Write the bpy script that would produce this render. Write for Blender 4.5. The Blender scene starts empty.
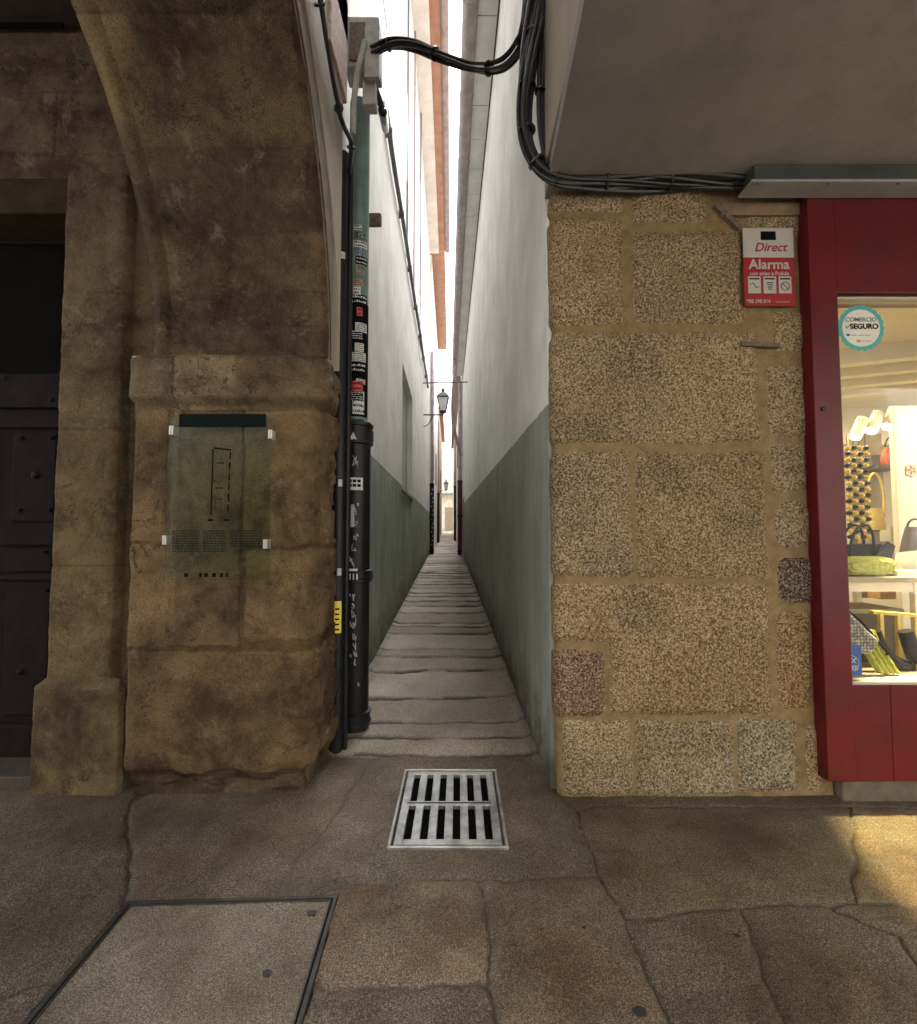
import bpy, math, random
import numpy as np
from mathutils import Vector, Matrix
PI = math.pi
rnd = random.Random(7)
S = bpy.context.scene
C = S.collection

# ------------------------------------------------------------------ camera numbers
FPX, W, H, CAMZ, PITCH = 480.0, 917.0, 1024.0, 1.5, math.radians(2.8)
cT, sT = math.cos(PITCH), math.sin(PITCH)
def ray(px, py):
    cx = (px - W / 2) / FPX; cy = (H / 2 - py) / FPX
    return cx, cT - cy * sT, sT + cy * cT
def atY(px, py, Y):
    x, y, z = ray(px, py); t = Y / y
    return (x * t, Y, CAMZ + z * t)
def atZ(px, py, Z=0.0):
    x, y, z = ray(px, py); t = (Z - CAMZ) / z
    return (x * t, y * t, Z)
def atX(px, py, X):
    x, y, z = ray(px, py); t = X / x
    return (X, y * t, CAMZ + z * t)
SL = 0.046
def floorz(Y): return max(0.0, SL * (Y - 2.95))
def XR(Y): return 0.55 - 0.0235 * (Y - 2.9)
def XL(Y): return -0.90 - 0.0165 * (Y - 2.9)

# ------------------------------------------------------------------ numpy noise
def _h(ix, iy, seed):
    n = (ix.astype(np.int64) * 374761393 + iy.astype(np.int64) * 668265263 + seed * 974634777) & 0xffffffff
    n = ((n ^ (n >> 13)) * 1274126177) & 0xffffffff
    return ((n ^ (n >> 16)) & 0xffff) / 65535.0
def vn(x, y, seed=0):
    ix = np.floor(x); iy = np.floor(y); fx = x - ix; fy = y - iy
    fx = fx * fx * (3 - 2 * fx); fy = fy * fy * (3 - 2 * fy)
    a = _h(ix, iy, seed); b = _h(ix + 1, iy, seed); c = _h(ix, iy + 1, seed); d = _h(ix + 1, iy + 1, seed)
    return (a + (b - a) * fx) * (1 - fy) + (c + (d - c) * fx) * fy
def fbm(x, y, seed=0, o=4):
    s = 0; a = .5; t = 0
    for i in range(o):
        s = s + a * vn(x * 2 ** i, y * 2 ** i, seed + i * 17); t += a; a *= .5
    return s / t - .5
def sst(a, b, x):
    t = np.clip((x - a) / (b - a), 0, 1); return t * t * (3 - 2 * t)
def sd_rect(x, y, r):
    x0, x1, y0, y1, rad = r
    cx, cy, hx, hy = (x0 + x1) / 2, (y0 + y1) / 2, abs(x1 - x0) / 2, abs(y1 - y0) / 2
    rad = min(rad, hx * .95, hy * .95)
    qx = np.abs(x - cx) - hx + rad; qy = np.abs(y - cy) - hy + rad
    return np.hypot(np.maximum(qx, 0), np.maximum(qy, 0)) + np.minimum(np.maximum(qx, qy), 0) - rad
def sd_poly(x, y, P):
    d = np.full(x.shape, 1e9); s = np.ones(x.shape)
    n = len(P)
    for i in range(n):
        a = P[i]; b = P[i - 1]
        ex, ey = b[0] - a[0], b[1] - a[1]; wx, wy = x - a[0], y - a[1]
        t = np.clip((wx * ex + wy * ey) / (ex * ex + ey * ey), 0, 1)
        d = np.minimum(d, (wx - ex * t) ** 2 + (wy - ey * t) ** 2)
        c1 = y >= a[1]; c2 = y < b[1]; c3 = ex * wy > ey * wx
        fl = (c1 & c2 & c3) | (~c1 & ~c2 & ~c3)
        s = np.where(fl, -s, s)
    return s * np.sqrt(d)

# ------------------------------------------------------------------ objects
LOC = {}
def tag(o, label=None, cat=None, group=None, kind=None):
    if label: o['label'] = label
    if cat: o['category'] = cat
    if group: o['group'] = group
    if kind: o['kind'] = kind
    return o
def thing(name, label, cat, loc=(0, 0, 0), group=None):
    o = bpy.data.objects.new(name, None); C.objects.link(o); o.location = loc; o.empty_display_size = .1
    LOC[o] = Vector(loc)
    return tag(o, label, cat, group)
class MB:
    def __init__(s): s.v = []; s.f = []
    def add(s, vs, fs):
        n = len(s.v); s.v += [tuple(v) for v in vs]; s.f += [tuple(i + n for i in f) for f in fs]; return s
    def box(s, x0, x1, y0, y1, z0, z1):
        return s.add([(x0, y0, z0), (x1, y0, z0), (x1, y1, z0), (x0, y1, z0), (x0, y0, z1), (x1, y0, z1), (x1, y1, z1), (x0, y1, z1)],
                     [(0, 3, 2, 1), (4, 5, 6, 7), (0, 1, 5, 4), (1, 2, 6, 5), (2, 3, 7, 6), (3, 0, 4, 7)])
    def hexa(s, p): # 8 points like box
        return s.add(p, [(0, 3, 2, 1), (4, 5, 6, 7), (0, 1, 5, 4), (1, 2, 6, 5), (2, 3, 7, 6), (3, 0, 4, 7)])
    def prism(s, poly, vec): # poly: 3d points, extruded along vec
        n = len(poly); v = Vector(vec)
        vs = [Vector(p) for p in poly] + [Vector(p) + v for p in poly]
        fs = [tuple(range(n)), tuple(range(2 * n - 1, n - 1, -1))] + [(i, i + n, (i + 1) % n + n, (i + 1) % n) for i in range(n)]
        return s.add(vs, fs)
    def tube(s, pts, r, n=10, cap=True):
        pts = [Vector(p) for p in pts]; m = len(pts)
        rs = r if isinstance(r, (list, tuple)) else [r] * m
        up = None; rings = []
        for i, p in enumerate(pts):
            t = (pts[min(i + 1, m - 1)] - pts[max(i - 1, 0)]).normalized()
            if up is None:
                up = Vector((0, 0, 1)) if abs(t.z) < .9 else Vector((1, 0, 0))
            a = (up - t * up.dot(t)).normalized(); b = t.cross(a); up = a
            rings.append([p + (a * math.cos(2 * PI * k / n) + b * math.sin(2 * PI * k / n)) * rs[i] for k in range(n)])
        vs = [v for q in rings for v in q]
        fs = [(i * n + k, i * n + (k + 1) % n, (i + 1) * n + (k + 1) % n, (i + 1) * n + k) for i in range(m - 1) for k in range(n)]
        if cap: fs += [tuple(range(n))[::-1], tuple((m - 1) * n + k for k in range(n))]
        return s.add(vs, fs)
    def lathe(s, prof, c=(0, 0, 0), n=24, axis=None):
        vs = []; m = len(prof)
        for r, z in prof:
            for k in range(n):
                vs.append((r * math.cos(2 * PI * k / n), r * math.sin(2 * PI * k / n), z))
        fs = [(i * n + k, i * n + (k + 1) % n, (i + 1) * n + (k + 1) % n, (i + 1) * n + k) for i in range(m - 1) for k in range(n)]
        fs += [tuple(range(n))[::-1], tuple((m - 1) * n + k for k in range(n))]
        q = axis if axis else Matrix.Identity(3)
        return s.add([q @ Vector(v) + Vector(c) for v in vs], fs)
    def patch(s, c, r, a0, a1, z0, z1, n=8): # curved sticker on a vertical cylinder
        vs = []; th = .0015
        for rr in (r, r + th):
            for k in range(n + 1):
                a = a0 + (a1 - a0) * k / n
                for z in (z0, z1): vs.append((c[0] + rr * math.cos(a), c[1] + rr * math.sin(a), z))
        o = 2 * (n + 1); fs = []
        for k in range(n):
            i = 2 * k
            fs += [(o + i, o + i + 2, o + i + 3, o + i + 1), (i, i + 1, i + 3, i + 2), (i, i + 2, o + i + 2, o + i), (i + 1, o + i + 1, o + i + 3, i + 3)]
        fs += [(0, o, o + 1, 1), (2 * n, 2 * n + 1, o + 2 * n + 1, o + 2 * n)]
        return s.add(vs, fs)
def mk(name, mb, mat, parent=None, bevel=0, smooth=False, origin=None, seg=2):
    if isinstance(mb, tuple): vs, fs = mb
    else: vs, fs = mb.v, mb.f
    if parent is not None: o0 = LOC[parent]
    elif origin is not None: o0 = Vector(origin)
    else: o0 = Vector((0, 0, 0))
    me = bpy.data.meshes.new(name)
    me.from_pydata([(v[0] - o0.x, v[1] - o0.y, v[2] - o0.z) for v in vs], [], fs); me.update()
    import bmesh
    bm = bmesh.new(); bm.from_mesh(me); bmesh.ops.recalc_face_normals(bm, faces=bm.faces); bm.to_mesh(me); bm.free()
    if mat: me.materials.append(mat)
    if smooth:
        for p in me.polygons: p.use_smooth = True
        try: me.set_sharp_from_angle(angle=math.radians(40))
        except Exception: pass
    o = bpy.data.objects.new(name, me); C.objects.link(o)
    if parent is not None: o.parent = parent
    else: o.location = o0
    LOC[o] = o0
    if bevel:
        b = o.modifiers.new('Bevel', 'BEVEL'); b.width = bevel; b.segments = seg; b.limit_method = 'ANGLE'; b.angle_limit = math.radians(35)
        b.harden_normals = False
    return o
def mks(name, mb, mat, parent=None, **k):
    """every connected piece becomes a part of its own"""
    n = len(mb.v); par = list(range(n))
    def fd(i):
        while par[i] != i: par[i] = par[par[i]]; i = par[i]
        return i
    for f in mb.f:
        for j in f[1:]:
            a, b = fd(f[0]), fd(j)
            if a != b: par[a] = b
    comp = {}
    for f in mb.f: comp.setdefault(fd(f[0]), []).append(f)
    out = []
    for fs in comp.values():
        ids = sorted({i for f in fs for i in f}); mp = {i: k_ for k_, i in enumerate(ids)}
        m = MB(); m.v = [mb.v[i] for i in ids]; m.f = [tuple(mp[i] for i in f) for f in fs]
        out.append(mk(name, m, mat, parent, **k))
    return out
def gridmesh(name, Pt, col, mat, parent=None, origin=None, extra=None, flip=False):
    """Pt: (nu,nv,3) array, col: (nu,nv,4)"""
    nu, nv, _ = Pt.shape
    o0 = LOC[parent] if parent is not None else Vector(origin or (0, 0, 0))
    V = (Pt - np.array(o0)).reshape(-1, 3)
    idx = np.arange(nu * nv).reshape(nu, nv)
    F = np.stack([idx[:-1, :-1], idx[1:, :-1], idx[1:, 1:], idx[:-1, 1:]], -1).reshape(-1, 4)
    if flip: F = F[:, ::-1]
    V = V.tolist(); F = F.tolist(); ncol = len(V)
    if extra:
        n = len(V); V += [(v[0] - o0.x, v[1] - o0.y, v[2] - o0.z) for v in extra.v]; F += [tuple(i + n for i in f) for f in extra.f]
    me = bpy.data.meshes.new(name); me.from_pydata(V, [], F); me.update()
    a = me.color_attributes.new('Col', 'FLOAT_COLOR', 'POINT')
    cc = np.zeros((len(V), 4)); cc[:ncol] = col.reshape(-1, 4)
    if len(V) > ncol: cc[ncol:] = col.reshape(-1, 4)[col.reshape(-1, 4)[:, 3] > .5].mean(0)
    a.data.foreach_set('color', cc.ravel().astype(np.float32))
    for p in me.polygons[:len(F) - (len(extra.f) if extra else 0)] if False else me.polygons: p.use_smooth = True
    if extra:
        for p in list(me.polygons)[-len(extra.f):]: p.use_smooth = False
    me.materials.append(mat)
    o = bpy.data.objects.new(name, me); C.objects.link(o)
    if parent is not None: o.parent = parent
    else: o.location = o0
    LOC[o] = o0
    return o
def textmesh(name, s, size, M, mat, parent, ext=.0008, align='CENTER', shear=0, bold=0):
    cu = bpy.data.curves.new('t', 'FONT'); cu.body = s; cu.size = size; cu.extrude = ext; cu.align_x = align; cu.align_y = 'CENTER'; cu.shear = shear
    cu.offset = bold
    ob = bpy.data.objects.new('t', cu); C.objects.link(ob)
    bpy.context.view_layer.update()
    me = bpy.data.meshes.new_from_object(ob.evaluated_get(bpy.context.evaluated_depsgraph_get()))
    bpy.data.objects.remove(ob)
    R = Matrix(((1, 0, 0), (0, 0, -1), (0, 1, 0))).to_4x4()  # x right, y up -> z up, facing -Y
    T = Matrix.Translation(Vector(M) - LOC[parent])
    me.transform(T @ R); me.materials.clear(); me.materials.append(mat)
    me.name = name
    o = bpy.data.objects.new(name, me); C.objects.link(o); o.parent = parent; LOC[o] = LOC[parent]
    return o

# ------------------------------------------------------------------ materials
class NT:
    def __init__(s, name):
        s.m = bpy.data.materials.new(name); s.m.use_nodes = True; s.t = s.m.node_tree; s.n = s.t.nodes
        s.b = s.n['Principled BSDF']; s.tc = s.n.new('ShaderNodeTexCoord')
    def node(s, t, **k):
        x = s.n.new(t)
        for a, b in k.items(): setattr(x, a, b)
        return x
    def link(s, a, b): s.t.links.new(a, b)
    def noise(s, scale, detail=4, rough=.55, vec=None, dist=0, stretch=None):
        x = s.n.new('ShaderNodeTexNoise'); x.inputs['Scale'].default_value = scale; x.inputs['Detail'].default_value = detail
        x.inputs['Roughness'].default_value = rough; x.inputs['Distortion'].default_value = dist
        v = vec or s.tc.outputs['Object']
        if stretch:
            mp = s.n.new('ShaderNodeMapping'); mp.inputs['Scale'].default_value = stretch; s.link(v, mp.inputs['Vector']); v = mp.outputs['Vector']
        s.link(v, x.inputs['Vector']); return x.outputs['Fac']
    def vor(s, scale, feature='F1', out='Distance', rand=1):
        x = s.n.new('ShaderNodeTexVoronoi'); x.feature = feature; x.inputs['Scale'].default_value = scale; x.inputs['Randomness'].default_value = rand
        s.link(s.tc.outputs['Object'], x.inputs['Vector']); return x.outputs[out]
    def ramp(s, fac, stops):
        x = s.n.new('ShaderNodeValToRGB'); e = x.color_ramp.elements
        while len(e) < len(stops): e.new(.5)
        for i, (p, c) in enumerate(stops):
            e[i].position = p; e[i].color = (*c, 1) if isinstance(c, tuple) else (c, c, c, 1)
        s.link(fac, x.inputs['Fac']); return x.outputs['Color']
    def mix(s, fac, a, b, mode='MIX'):
        x = s.n.new('ShaderNodeMix'); x.data_type = 'RGBA'; x.blend_type = mode
        for k, v in ((0, fac), (6, a), (7, b)):
            if isinstance(v, (int, float)): x.inputs[k].default_value = v if k == 0 else (v, v, v, 1)
            elif isinstance(v, tuple): x.inputs[k].default_value = (*v, 1)
            else: s.link(v, x.inputs[k])
        return x.outputs[2]
    def math(s, op, a, b=0):
        x = s.n.new('ShaderNodeMath'); x.operation = op
        for k, v in ((0, a), (1, b)):
            if isinstance(v, (int, float)): x.inputs[k].default_value = v
            else: s.link(v, x.inputs[k])
        return x.outputs[0]
    def bump(s, h, dist=.01, strength=1.0):
        x = s.n.new('ShaderNodeBump'); x.inputs['Distance'].default_value = dist; x.inputs['Strength'].default_value = strength
        s.link(h, x.inputs['Height']); s.link(x.outputs['Normal'], s.b.inputs['Normal'])
    def fin(s, col=None, rough=.8, metal=0, spec=None):
        if col is not None:
            if isinstance(col, tuple): s.b.inputs['Base Color'].default_value = (*col, 1)
            else: s.link(col, s.b.inputs['Base Color'])
        if isinstance(rough, (int, float)): s.b.inputs['Roughness'].default_value = rough
        else: s.link(rough, s.b.inputs['Roughness'])
        s.b.inputs['Metallic'].default_value = metal
        if spec is not None: s.b.inputs['Specular IOR Level'].default_value = spec
        return s.m
def mul(c, k): return tuple(min(1, x * k) for x in c)
def paint(name, c, rough=.5, var=.15, scale=6, bump=.002, bscale=40, metal=0, dirt=None, spec=None):
    t = NT(name); f = t.noise(scale, 5, .6)
    col = t.ramp(f, [(.3, mul(c, 1 - var)), (.7, mul(c, 1 + var))])
    if dirt:
        d = t.noise(scale * .4, 7, .65); col = t.mix(t.ramp(d, [(.45, 0.0), (.72, .8)]), col, dirt)
    if bump: t.bump(t.noise(bscale, 4), bump, .6)
    return t.fin(col, rough, metal, spec)
def granite(name, grain=62, contrast=1.0, mortar=(.30, .215, .115), bump=.006, bleed=0.0, stain=.35, rough=.85, spec=.3):
    t = NT(name)
    at = t.node('ShaderNodeAttribute', attribute_name='Col')
    n1 = t.noise(grain, 3, .7, dist=.6); n2 = t.noise(grain * 3.3, 3, .6)
    v = t.math('ADD', t.math('MULTIPLY', n1, .65), t.math('MULTIPLY', n2, .35))
    k = contrast
    sp = t.ramp(v, [(.40, max(.1, 1 - .84 * k)), (.47, 1 - .45 * k), (.52, 1.0), (.6, min(1.0, 1.0))])
    sp2 = t.ramp(v, [(.5, 0.0), (.58, 1.0)])
    base = t.mix(1.0, at.outputs['Color'], sp, 'MULTIPLY')
    base = t.mix(t.math('MULTIPLY', sp2, .8 * k), base, t.mix(.5, at.outputs['Color'], (.78, .66, .46)))
    big = t.noise(2.2, 6, .6)
    base = t.mix(t.ramp(big, [(.38, stain), (.6, 0.0)]), base, t.mix(1.0, base, (.48, .40, .30), 'MULTIPLY'))
    mn = t.noise(14, 6, .65); mcol = t.ramp(mn, [(.3, mul(mortar, .72)), (.7, mul(mortar, 1.22))])
    mcol = t.mix(.3, mcol, t.mix(1.0, mcol, sp, 'MULTIPLY'))
    al_ = at.outputs['Alpha']
    if bleed: al_ = t.ramp(t.math('ADD', al_, t.math('MULTIPLY', t.math('SUBTRACT', t.noise(26, 6, .75), .5), bleed * 3.2)), [(.38, 0.0), (.56, 1.0)])
    col = t.mix(al_, mcol, base)
    h = t.math('ADD', t.math('MULTIPLY', v, 1.0), t.math('MULTIPLY', t.noise(18, 5), .8))
    t.bump(h, bump, .8)
    return t.fin(col, rough, 0, spec)
def oldstone(name, bump=.006, grain=.85):
    t = NT(name); at = t.node('ShaderNodeAttribute', attribute_name='Col')
    big = t.noise(2.6, 8, .66, dist=.25); med = t.noise(13, 8, .75); fine = t.noise(150, 3, .75)
    rg_ = t.noise(3.2, 7, .62, dist=.3); crack = t.ramp(t.math('ABSOLUTE', t.math('SUBTRACT', rg_, .5)), [(.0, 1.0), (.008, 0.0)]); cm_ = t.math('MULTIPLY', crack, t.ramp(t.noise(2.1, 3), [(.5, 0.0), (.62, 1.0)]))
    pit = t.ramp(t.vor(70), [(.10, 1.0), (.22, 0.0)])
    dummy = 0
    c = t.mix(t.ramp(big, [(.38, 0.0), (.60, 1.0)]), t.mix(1.0, at.outputs['Color'], (.42, .35, .29), 'MULTIPLY'), t.mix(1.0, at.outputs['Color'], 1.35, 'MULTIPLY'))
    c = t.mix(t.ramp(med, [(.52, 0.0), (.70, .5)]), c, t.mix(.45, c, (.30, .22, .13)))
    c = t.mix(t.ramp(med, [(.26, .7), (.42, 0.0)]), c, t.mix(1.0, c, (.4, .34, .3), 'MULTIPLY'))
    c = t.mix(grain, c, t.mix(1.0, c, t.ramp(fine, [(.36, .22), (.5, .9), (.62, 1.0)]), 'MULTIPLY'))
    pale = t.noise(5.5, 9, .75, dist=.4)
    c = t.mix(t.ramp(pale, [(.57, 0.0), (.64, .5)]), c, (.20, .155, .105))
    c = t.mix(at.outputs['Alpha'], t.mix(1.0, c, (.62, .56, .5), 'MULTIPLY'), c)
    c = t.mix(t.math('MULTIPLY', cm_, .7), c, t.mix(1.0, c, .25, 'MULTIPLY')); c = t.mix(t.math('MULTIPLY', pit, .5), c, t.mix(1.0, c, .4, 'MULTIPLY'))
    h = t.math('SUBTRACT', t.math('ADD', t.math('MULTIPLY', med, 1.0), t.math('MULTIPLY', fine, .5)), t.math('ADD', t.math('MULTIPLY', cm_, .8), t.math('MULTIPLY', pit, .35)))
    t.bump(h, bump * 1.5, 1.0)
    return t.fin(c, .8, 0, .3)
def plaster(name, top, band, zfun=None, dirt=.3, rough=.75):
    """painted render; zfun = (z0, slope, y0): painted dado below that line"""
    t = NT(name)
    g = t.node('ShaderNodeNewGeometry'); sx = t.node('ShaderNodeSeparateXYZ'); t.link(g.outputs['Position'], sx.inputs[0])
    P = g.outputs['Position']
    n = t.noise(1.6, 8, .6, vec=P); st = t.noise(2.2, 7, .65, vec=P, stretch=(1.6, 1.6, .45)); fi = t.noise(45, 5, .6, vec=P)
    c = t.ramp(n, [(.3, mul(top, .80)), (.7, mul(top, 1.08))])
    pk = t.noise(3.7, 9, .8, vec=P); c = t.mix(t.ramp(pk, [(.58, 0.0), (.63, .35)]), c, mul(top, .7))
    c = t.mix(t.ramp(st, [(.48, 0.0), (.75, dirt)]), c, mul(top, .55))
    if band:
        z0, sl, y0 = zfun
        line = t.math('ADD', t.math('MULTIPLY', t.math('SUBTRACT', sx.outputs['Y'], y0), sl), z0)
        wob = t.math('MULTIPLY', t.math('SUBTRACT', t.noise(9, 4, vec=P), .5), .03)
        m = t.math('LESS_THAN', sx.outputs['Z'], t.math('ADD', line, wob))
        b = t.ramp(n, [(.3, mul(band, .78)), (.7, mul(band, 1.2))])
        b = t.mix(t.ramp(st, [(.42, 0.0), (.7, .5)]), b, mul(band, 1.7))
        sc = t.noise(7, 8, .75, vec=P, dist=1)
        b = t.mix(t.ramp(sc, [(.60, 0.0), (.66, .45)]), b, mul(band, 1.9)); b = t.mix(t.ramp(sc, [(.33, .55), (.42, 0.0)]), b, mul(band, .6))
        c = t.mix(m, c, b)
        # splash dirt low down near the paving
        low = t.math('SUBTRACT', sx.outputs['Z'], t.math('MAXIMUM', t.math('MULTIPLY', t.math('SUBTRACT', sx.outputs['Y'], 2.95), SL), 0.0))
        lw = t.math('ADD', low, t.math('MULTIPLY', t.math('SUBTRACT', t.noise(3.5, 8, .7, vec=P), .5), 1.3))
        c = t.mix(t.ramp(lw, [(.02, .95), (.20, .5), (.50, 0.0)]), c, (.085, .072, .055))
    t.bump(t.math('ADD', t.math('MULTIPLY', n, 3.0), fi), .004, .7)
    return t.fin(c, rough, 0, .3)

M = {}
M['gran'] = granite('granite_blocks', 92, 1.0, mortar=(.25, .175, .085), bleed=.3)
M['old'] = oldstone('weathered_stone')
M['pave'] = granite('paving_stone', 185, .75, mortar=(.075, .060, .043), bump=.005, stain=.8, rough=.62, spec=.4)
M['apave'] = granite('alley_paving', 130, .75, mortar=(.035, .029, .023), bump=.005, stain=.4, rough=.6, spec=.4)
M['rwall'] = plaster('render_right', (.81, .81, .785), (.25, .26, .232), (2.31, .026, 2.95), .22)
M['lwall'] = plaster('render_left', (.79, .775, .735), (.255, .275, .21), (2.36, .004, 4.9), .4)
M['white'] = plaster('white_render', (.8, .79, .76), None, None, .25)
M['cream'] = plaster('cream_render', (.36, .32, .26), None, None, .45)
M['pink'] = paint('pink_granite', (.42, .31, .26), .8, .3, 30, .006, 30)
M['orange'] = paint('orange_render', (.42, .235, .16), .8, .2, 4, .004, 30)
M['ochre'] = paint('ochre_render', (.55, .42, .26), .8, .2, 4, .004, 30)
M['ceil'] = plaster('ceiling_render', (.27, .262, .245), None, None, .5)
M['darkwood'] = paint('dark_wood', (.030, .022, .018), .6, .4, 12, .003, 30)
M['doorw'] = paint('door_wood', (.011, .0075, .007), .8, .35, 9, .003, 60, spec=.1)
M['iron'] = paint('stud_iron', (.008, .007, .007), .6, .3, 30, .002, 60, spec=.2)
M['black'] = paint('void_black', (.004, .004, .004), .9, .3, 5, 0, spec=.05)
M['blackp'] = paint('black_pipe_paint', (.010, .0105, .012), .42, .4, 8, .0015, 50, spec=.3)
M['cable'] = paint('cable_rubber', (.016, .016, .018), .38, .3, 12, .001, 80)
M['cabg'] = paint('grey_conduit', (.13, .125, .125), .5, .25, 8, .001, 60)
M['zinc'] = paint('zinc_gutter', (.34, .29, .29), .5, .25, 5, .002, 30, .35)
M['greenp'] = paint('green_pipe', (.13, .20, .18), .5, .25, 8, .002, 40)
M['greybox'] = paint('grey_box', (.34, .33, .30), .55, .25, 12, .001, 60)
M['rust'] = paint('rusty_iron', (.13, .095, .07), .75, .4, 30, .003, 60)
M['steel'] = paint('galvanised_steel', (.45, .46, .46), .42, .25, 14, .002, 60, .75, dirt=(.10, .09, .075))
M['steeld'] = paint('dark_frame_steel', (.05, .048, .045), .5, .3, 14, .002, 60, .5)
M['chrome'] = paint('brushed_fixing', (.55, .53, .49), .35, .1, 14, 0, 60, .3)
M['red'] = paint('red_lacquer', (.115, .006, .009), .38, .22, 5, .003, 20, spec=.3, dirt=(.06, .012, .010))
M['redd'] = paint('dark_red_paint', (.075, .005, .006), .4, .2, 3, .001, 30)
M['alu'] = paint('shutter_aluminium', (.30, .31, .30), .5, .15, 6, .001, 30, .3)
M['alud'] = paint('shutter_dark', (.06, .065, .06), .5, .2, 6, .001, 30, .3)
M['signw'] = paint('sign_white', (.42, .40, .35), .5, .06, 6, 0)
M['signr'] = paint('sign_red', (.30, .014, .02), .4, .08, 6, 0)
M['ink'] = paint('ink_black', (.006, .006, .006), .8, .1, 6, 0, spec=.05)
M['inkp'] = paint('plaque_text', (.02, .026, .02), .9, .1, 5, 0, spec=.05)
M['inkg'] = paint('ink_greyish', (.16, .16, .14), .5, .1, 6, 0)
M['teal'] = paint('sticker_teal', (.05, .38, .38), .5, .1, 6, 0)
M['paper'] = paint('sticker_paper', (.70, .68, .58), .5, .08, 9, 0)
M['blue'] = paint('sticker_blue', (.03, .10, .32), .5, .1, 6, 0)
M['gold'] = paint('sticker_gold', (.5, .32, .12), .5, .2, 20, 0)
M['yellow'] = paint('sticker_yellow', (.75, .62, .06), .5, .1, 20, 0)
M['stk'] = paint('sticker_white', (.62, .62, .60), .5, .2, 40, 0)
M['stkr'] = paint('sticker_red', (.55, .06, .07), .5, .2, 40, 0)
M['scr'] = paint('marker_silver', (.42, .42, .43), .4, .2, 30, 0)
M['gum'] = paint('old_gum', (.02, .02, .02), .7, .3, 30, .001)
M['leather'] = paint('black_leather', (.007, .007, .008), .4, .3, 30, .003, 45, spec=.25)
M['lime'] = paint('lime_plush', (.46, .48, .12), .9, .3, 40, .012, 45)
M['yel'] = paint('yellow_cloth', (.70, .52, .14), .8, .2, 30, .004, 60)
M['shopw'] = paint('shop_white', (.74, .70, .60), .7, .05, 3, .001, 30)
M['shopf'] = paint('shop_floor', (.35, .27, .17), .5, .2, 4, .001, 30)
M['shelf'] = paint('shelf_dark', (.10, .085, .07), .5, .2, 8, .001, 30)
M['taupe'] = paint('taupe_wood', (.32, .27, .19), .5, .2, 8, .001, 30)
M['redwov'] = paint('red_woven', (.55, .12, .06), .8, .4, 60, .006, 60)
M['pinkk'] = paint('pink_decor', (.6, .35, .25), .7, .2, 20, 0)
M['tile'] = paint('roof_tile', (.26, .20, .17), .8, .3, 9, .004, 20)
M['tin'] = paint('window_frame_white', (.62, .62, .58), .5, .1, 6, 0)
M['greensh'] = paint('pale_green_shutter', (.36, .38, .26), .6, .15, 5, .002, 20)
M['brownsh'] = paint('brown_shutter', (.14, .09, .07), .6, .2, 8, .002, 20)
M['farst'] = paint('far_stone', (.72, .69, .64), .8, .25, 3, .01, 12)
def glass(name, tint=(1, 1, 1), rough=.02, ior=1.45, mixt=.12, gcol=None):
    t = NT(name); n = t.n; out = n['Material Output']
    tr = n.new('ShaderNodeBsdfTransparent'); tr.inputs[0].default_value = (*tint, 1)
    gl = n.new('ShaderNodeBsdfGlossy'); gl.inputs['Roughness'].default_value = rough
    fr = n.new('ShaderNodeFresnel'); fr.inputs[0].default_value = ior
    mx = n.new('ShaderNodeMixShader'); f = t.math('MULTIPLY', fr.outputs[0], mixt / .12 * .8)
    t.link(f, mx.inputs[0]); t.link(tr.outputs[0], mx.inputs[1]); t.link(gl.outputs[0], mx.inputs[2]); t.link(mx.outputs[0], out.inputs[0])
    n.remove(t.b) ; return t.m
M['glass'] = glass('window_glass', (.98, .98, .96), mixt=.02)
M['plaq'] = glass('plaque_glass', (.86, .92, .85), .25, 1.45, .05)
M['lantg'] = paint('frosted_glass', (.75, .77, .76), .4, .05, 5, 0)
def emis(name, c, s):
    t = NT(name); t.b.inputs['Emission Color'].default_value = (*c, 1); t.b.inputs['Emission Strength'].default_value = s
    return t.fin(c, .5)
M['lampon'] = emis('lit_lamp', (1, .85, .55), 14)
def weave(name):
    t = NT(name); v = t.vor(55, rand=.3); c = t.ramp(v, [(.25, (.62, .56, .34)), (.5, (.30, .30, .28)), (.7, (.10, .10, .11))])
    t.bump(v, .006); return t.fin(c, .8)
M['weave'] = weave('woven_pattern')

# ================================================================== GROUND
def groundmat():
    t = NT('street_paving'); br = t.node('ShaderNodeTexBrick'); t.link(t.tc.outputs['Object'], br.inputs['Vector'])
    br.inputs['Scale'].default_value = 1.0; br.inputs['Brick Width'].default_value = .9; br.inputs['Row Height'].default_value = .5
    br.inputs['Mortar Size'].default_value = .012
    br.inputs['Color1'].default_value = (.15, .12, .09, 1); br.inputs['Color2'].default_value = (.11, .09, .07, 1); br.inputs['Mortar'].default_value = (.05, .04, .03, 1)
    n = t.noise(60, 5); c = t.mix(.6, br.outputs['Color'], t.mix(1.0, br.outputs['Color'], t.ramp(n, [(.35, .3), (.65, 1.0)]), 'MULTIPLY'))
    t.bump(n, .004); return t.fin(c, .7)
M['ground'] = groundmat()
mk('ground', MB().box(-300, 300, -300, 300, -.5, -.03), M['ground'])['kind'] = 'structure'

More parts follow.
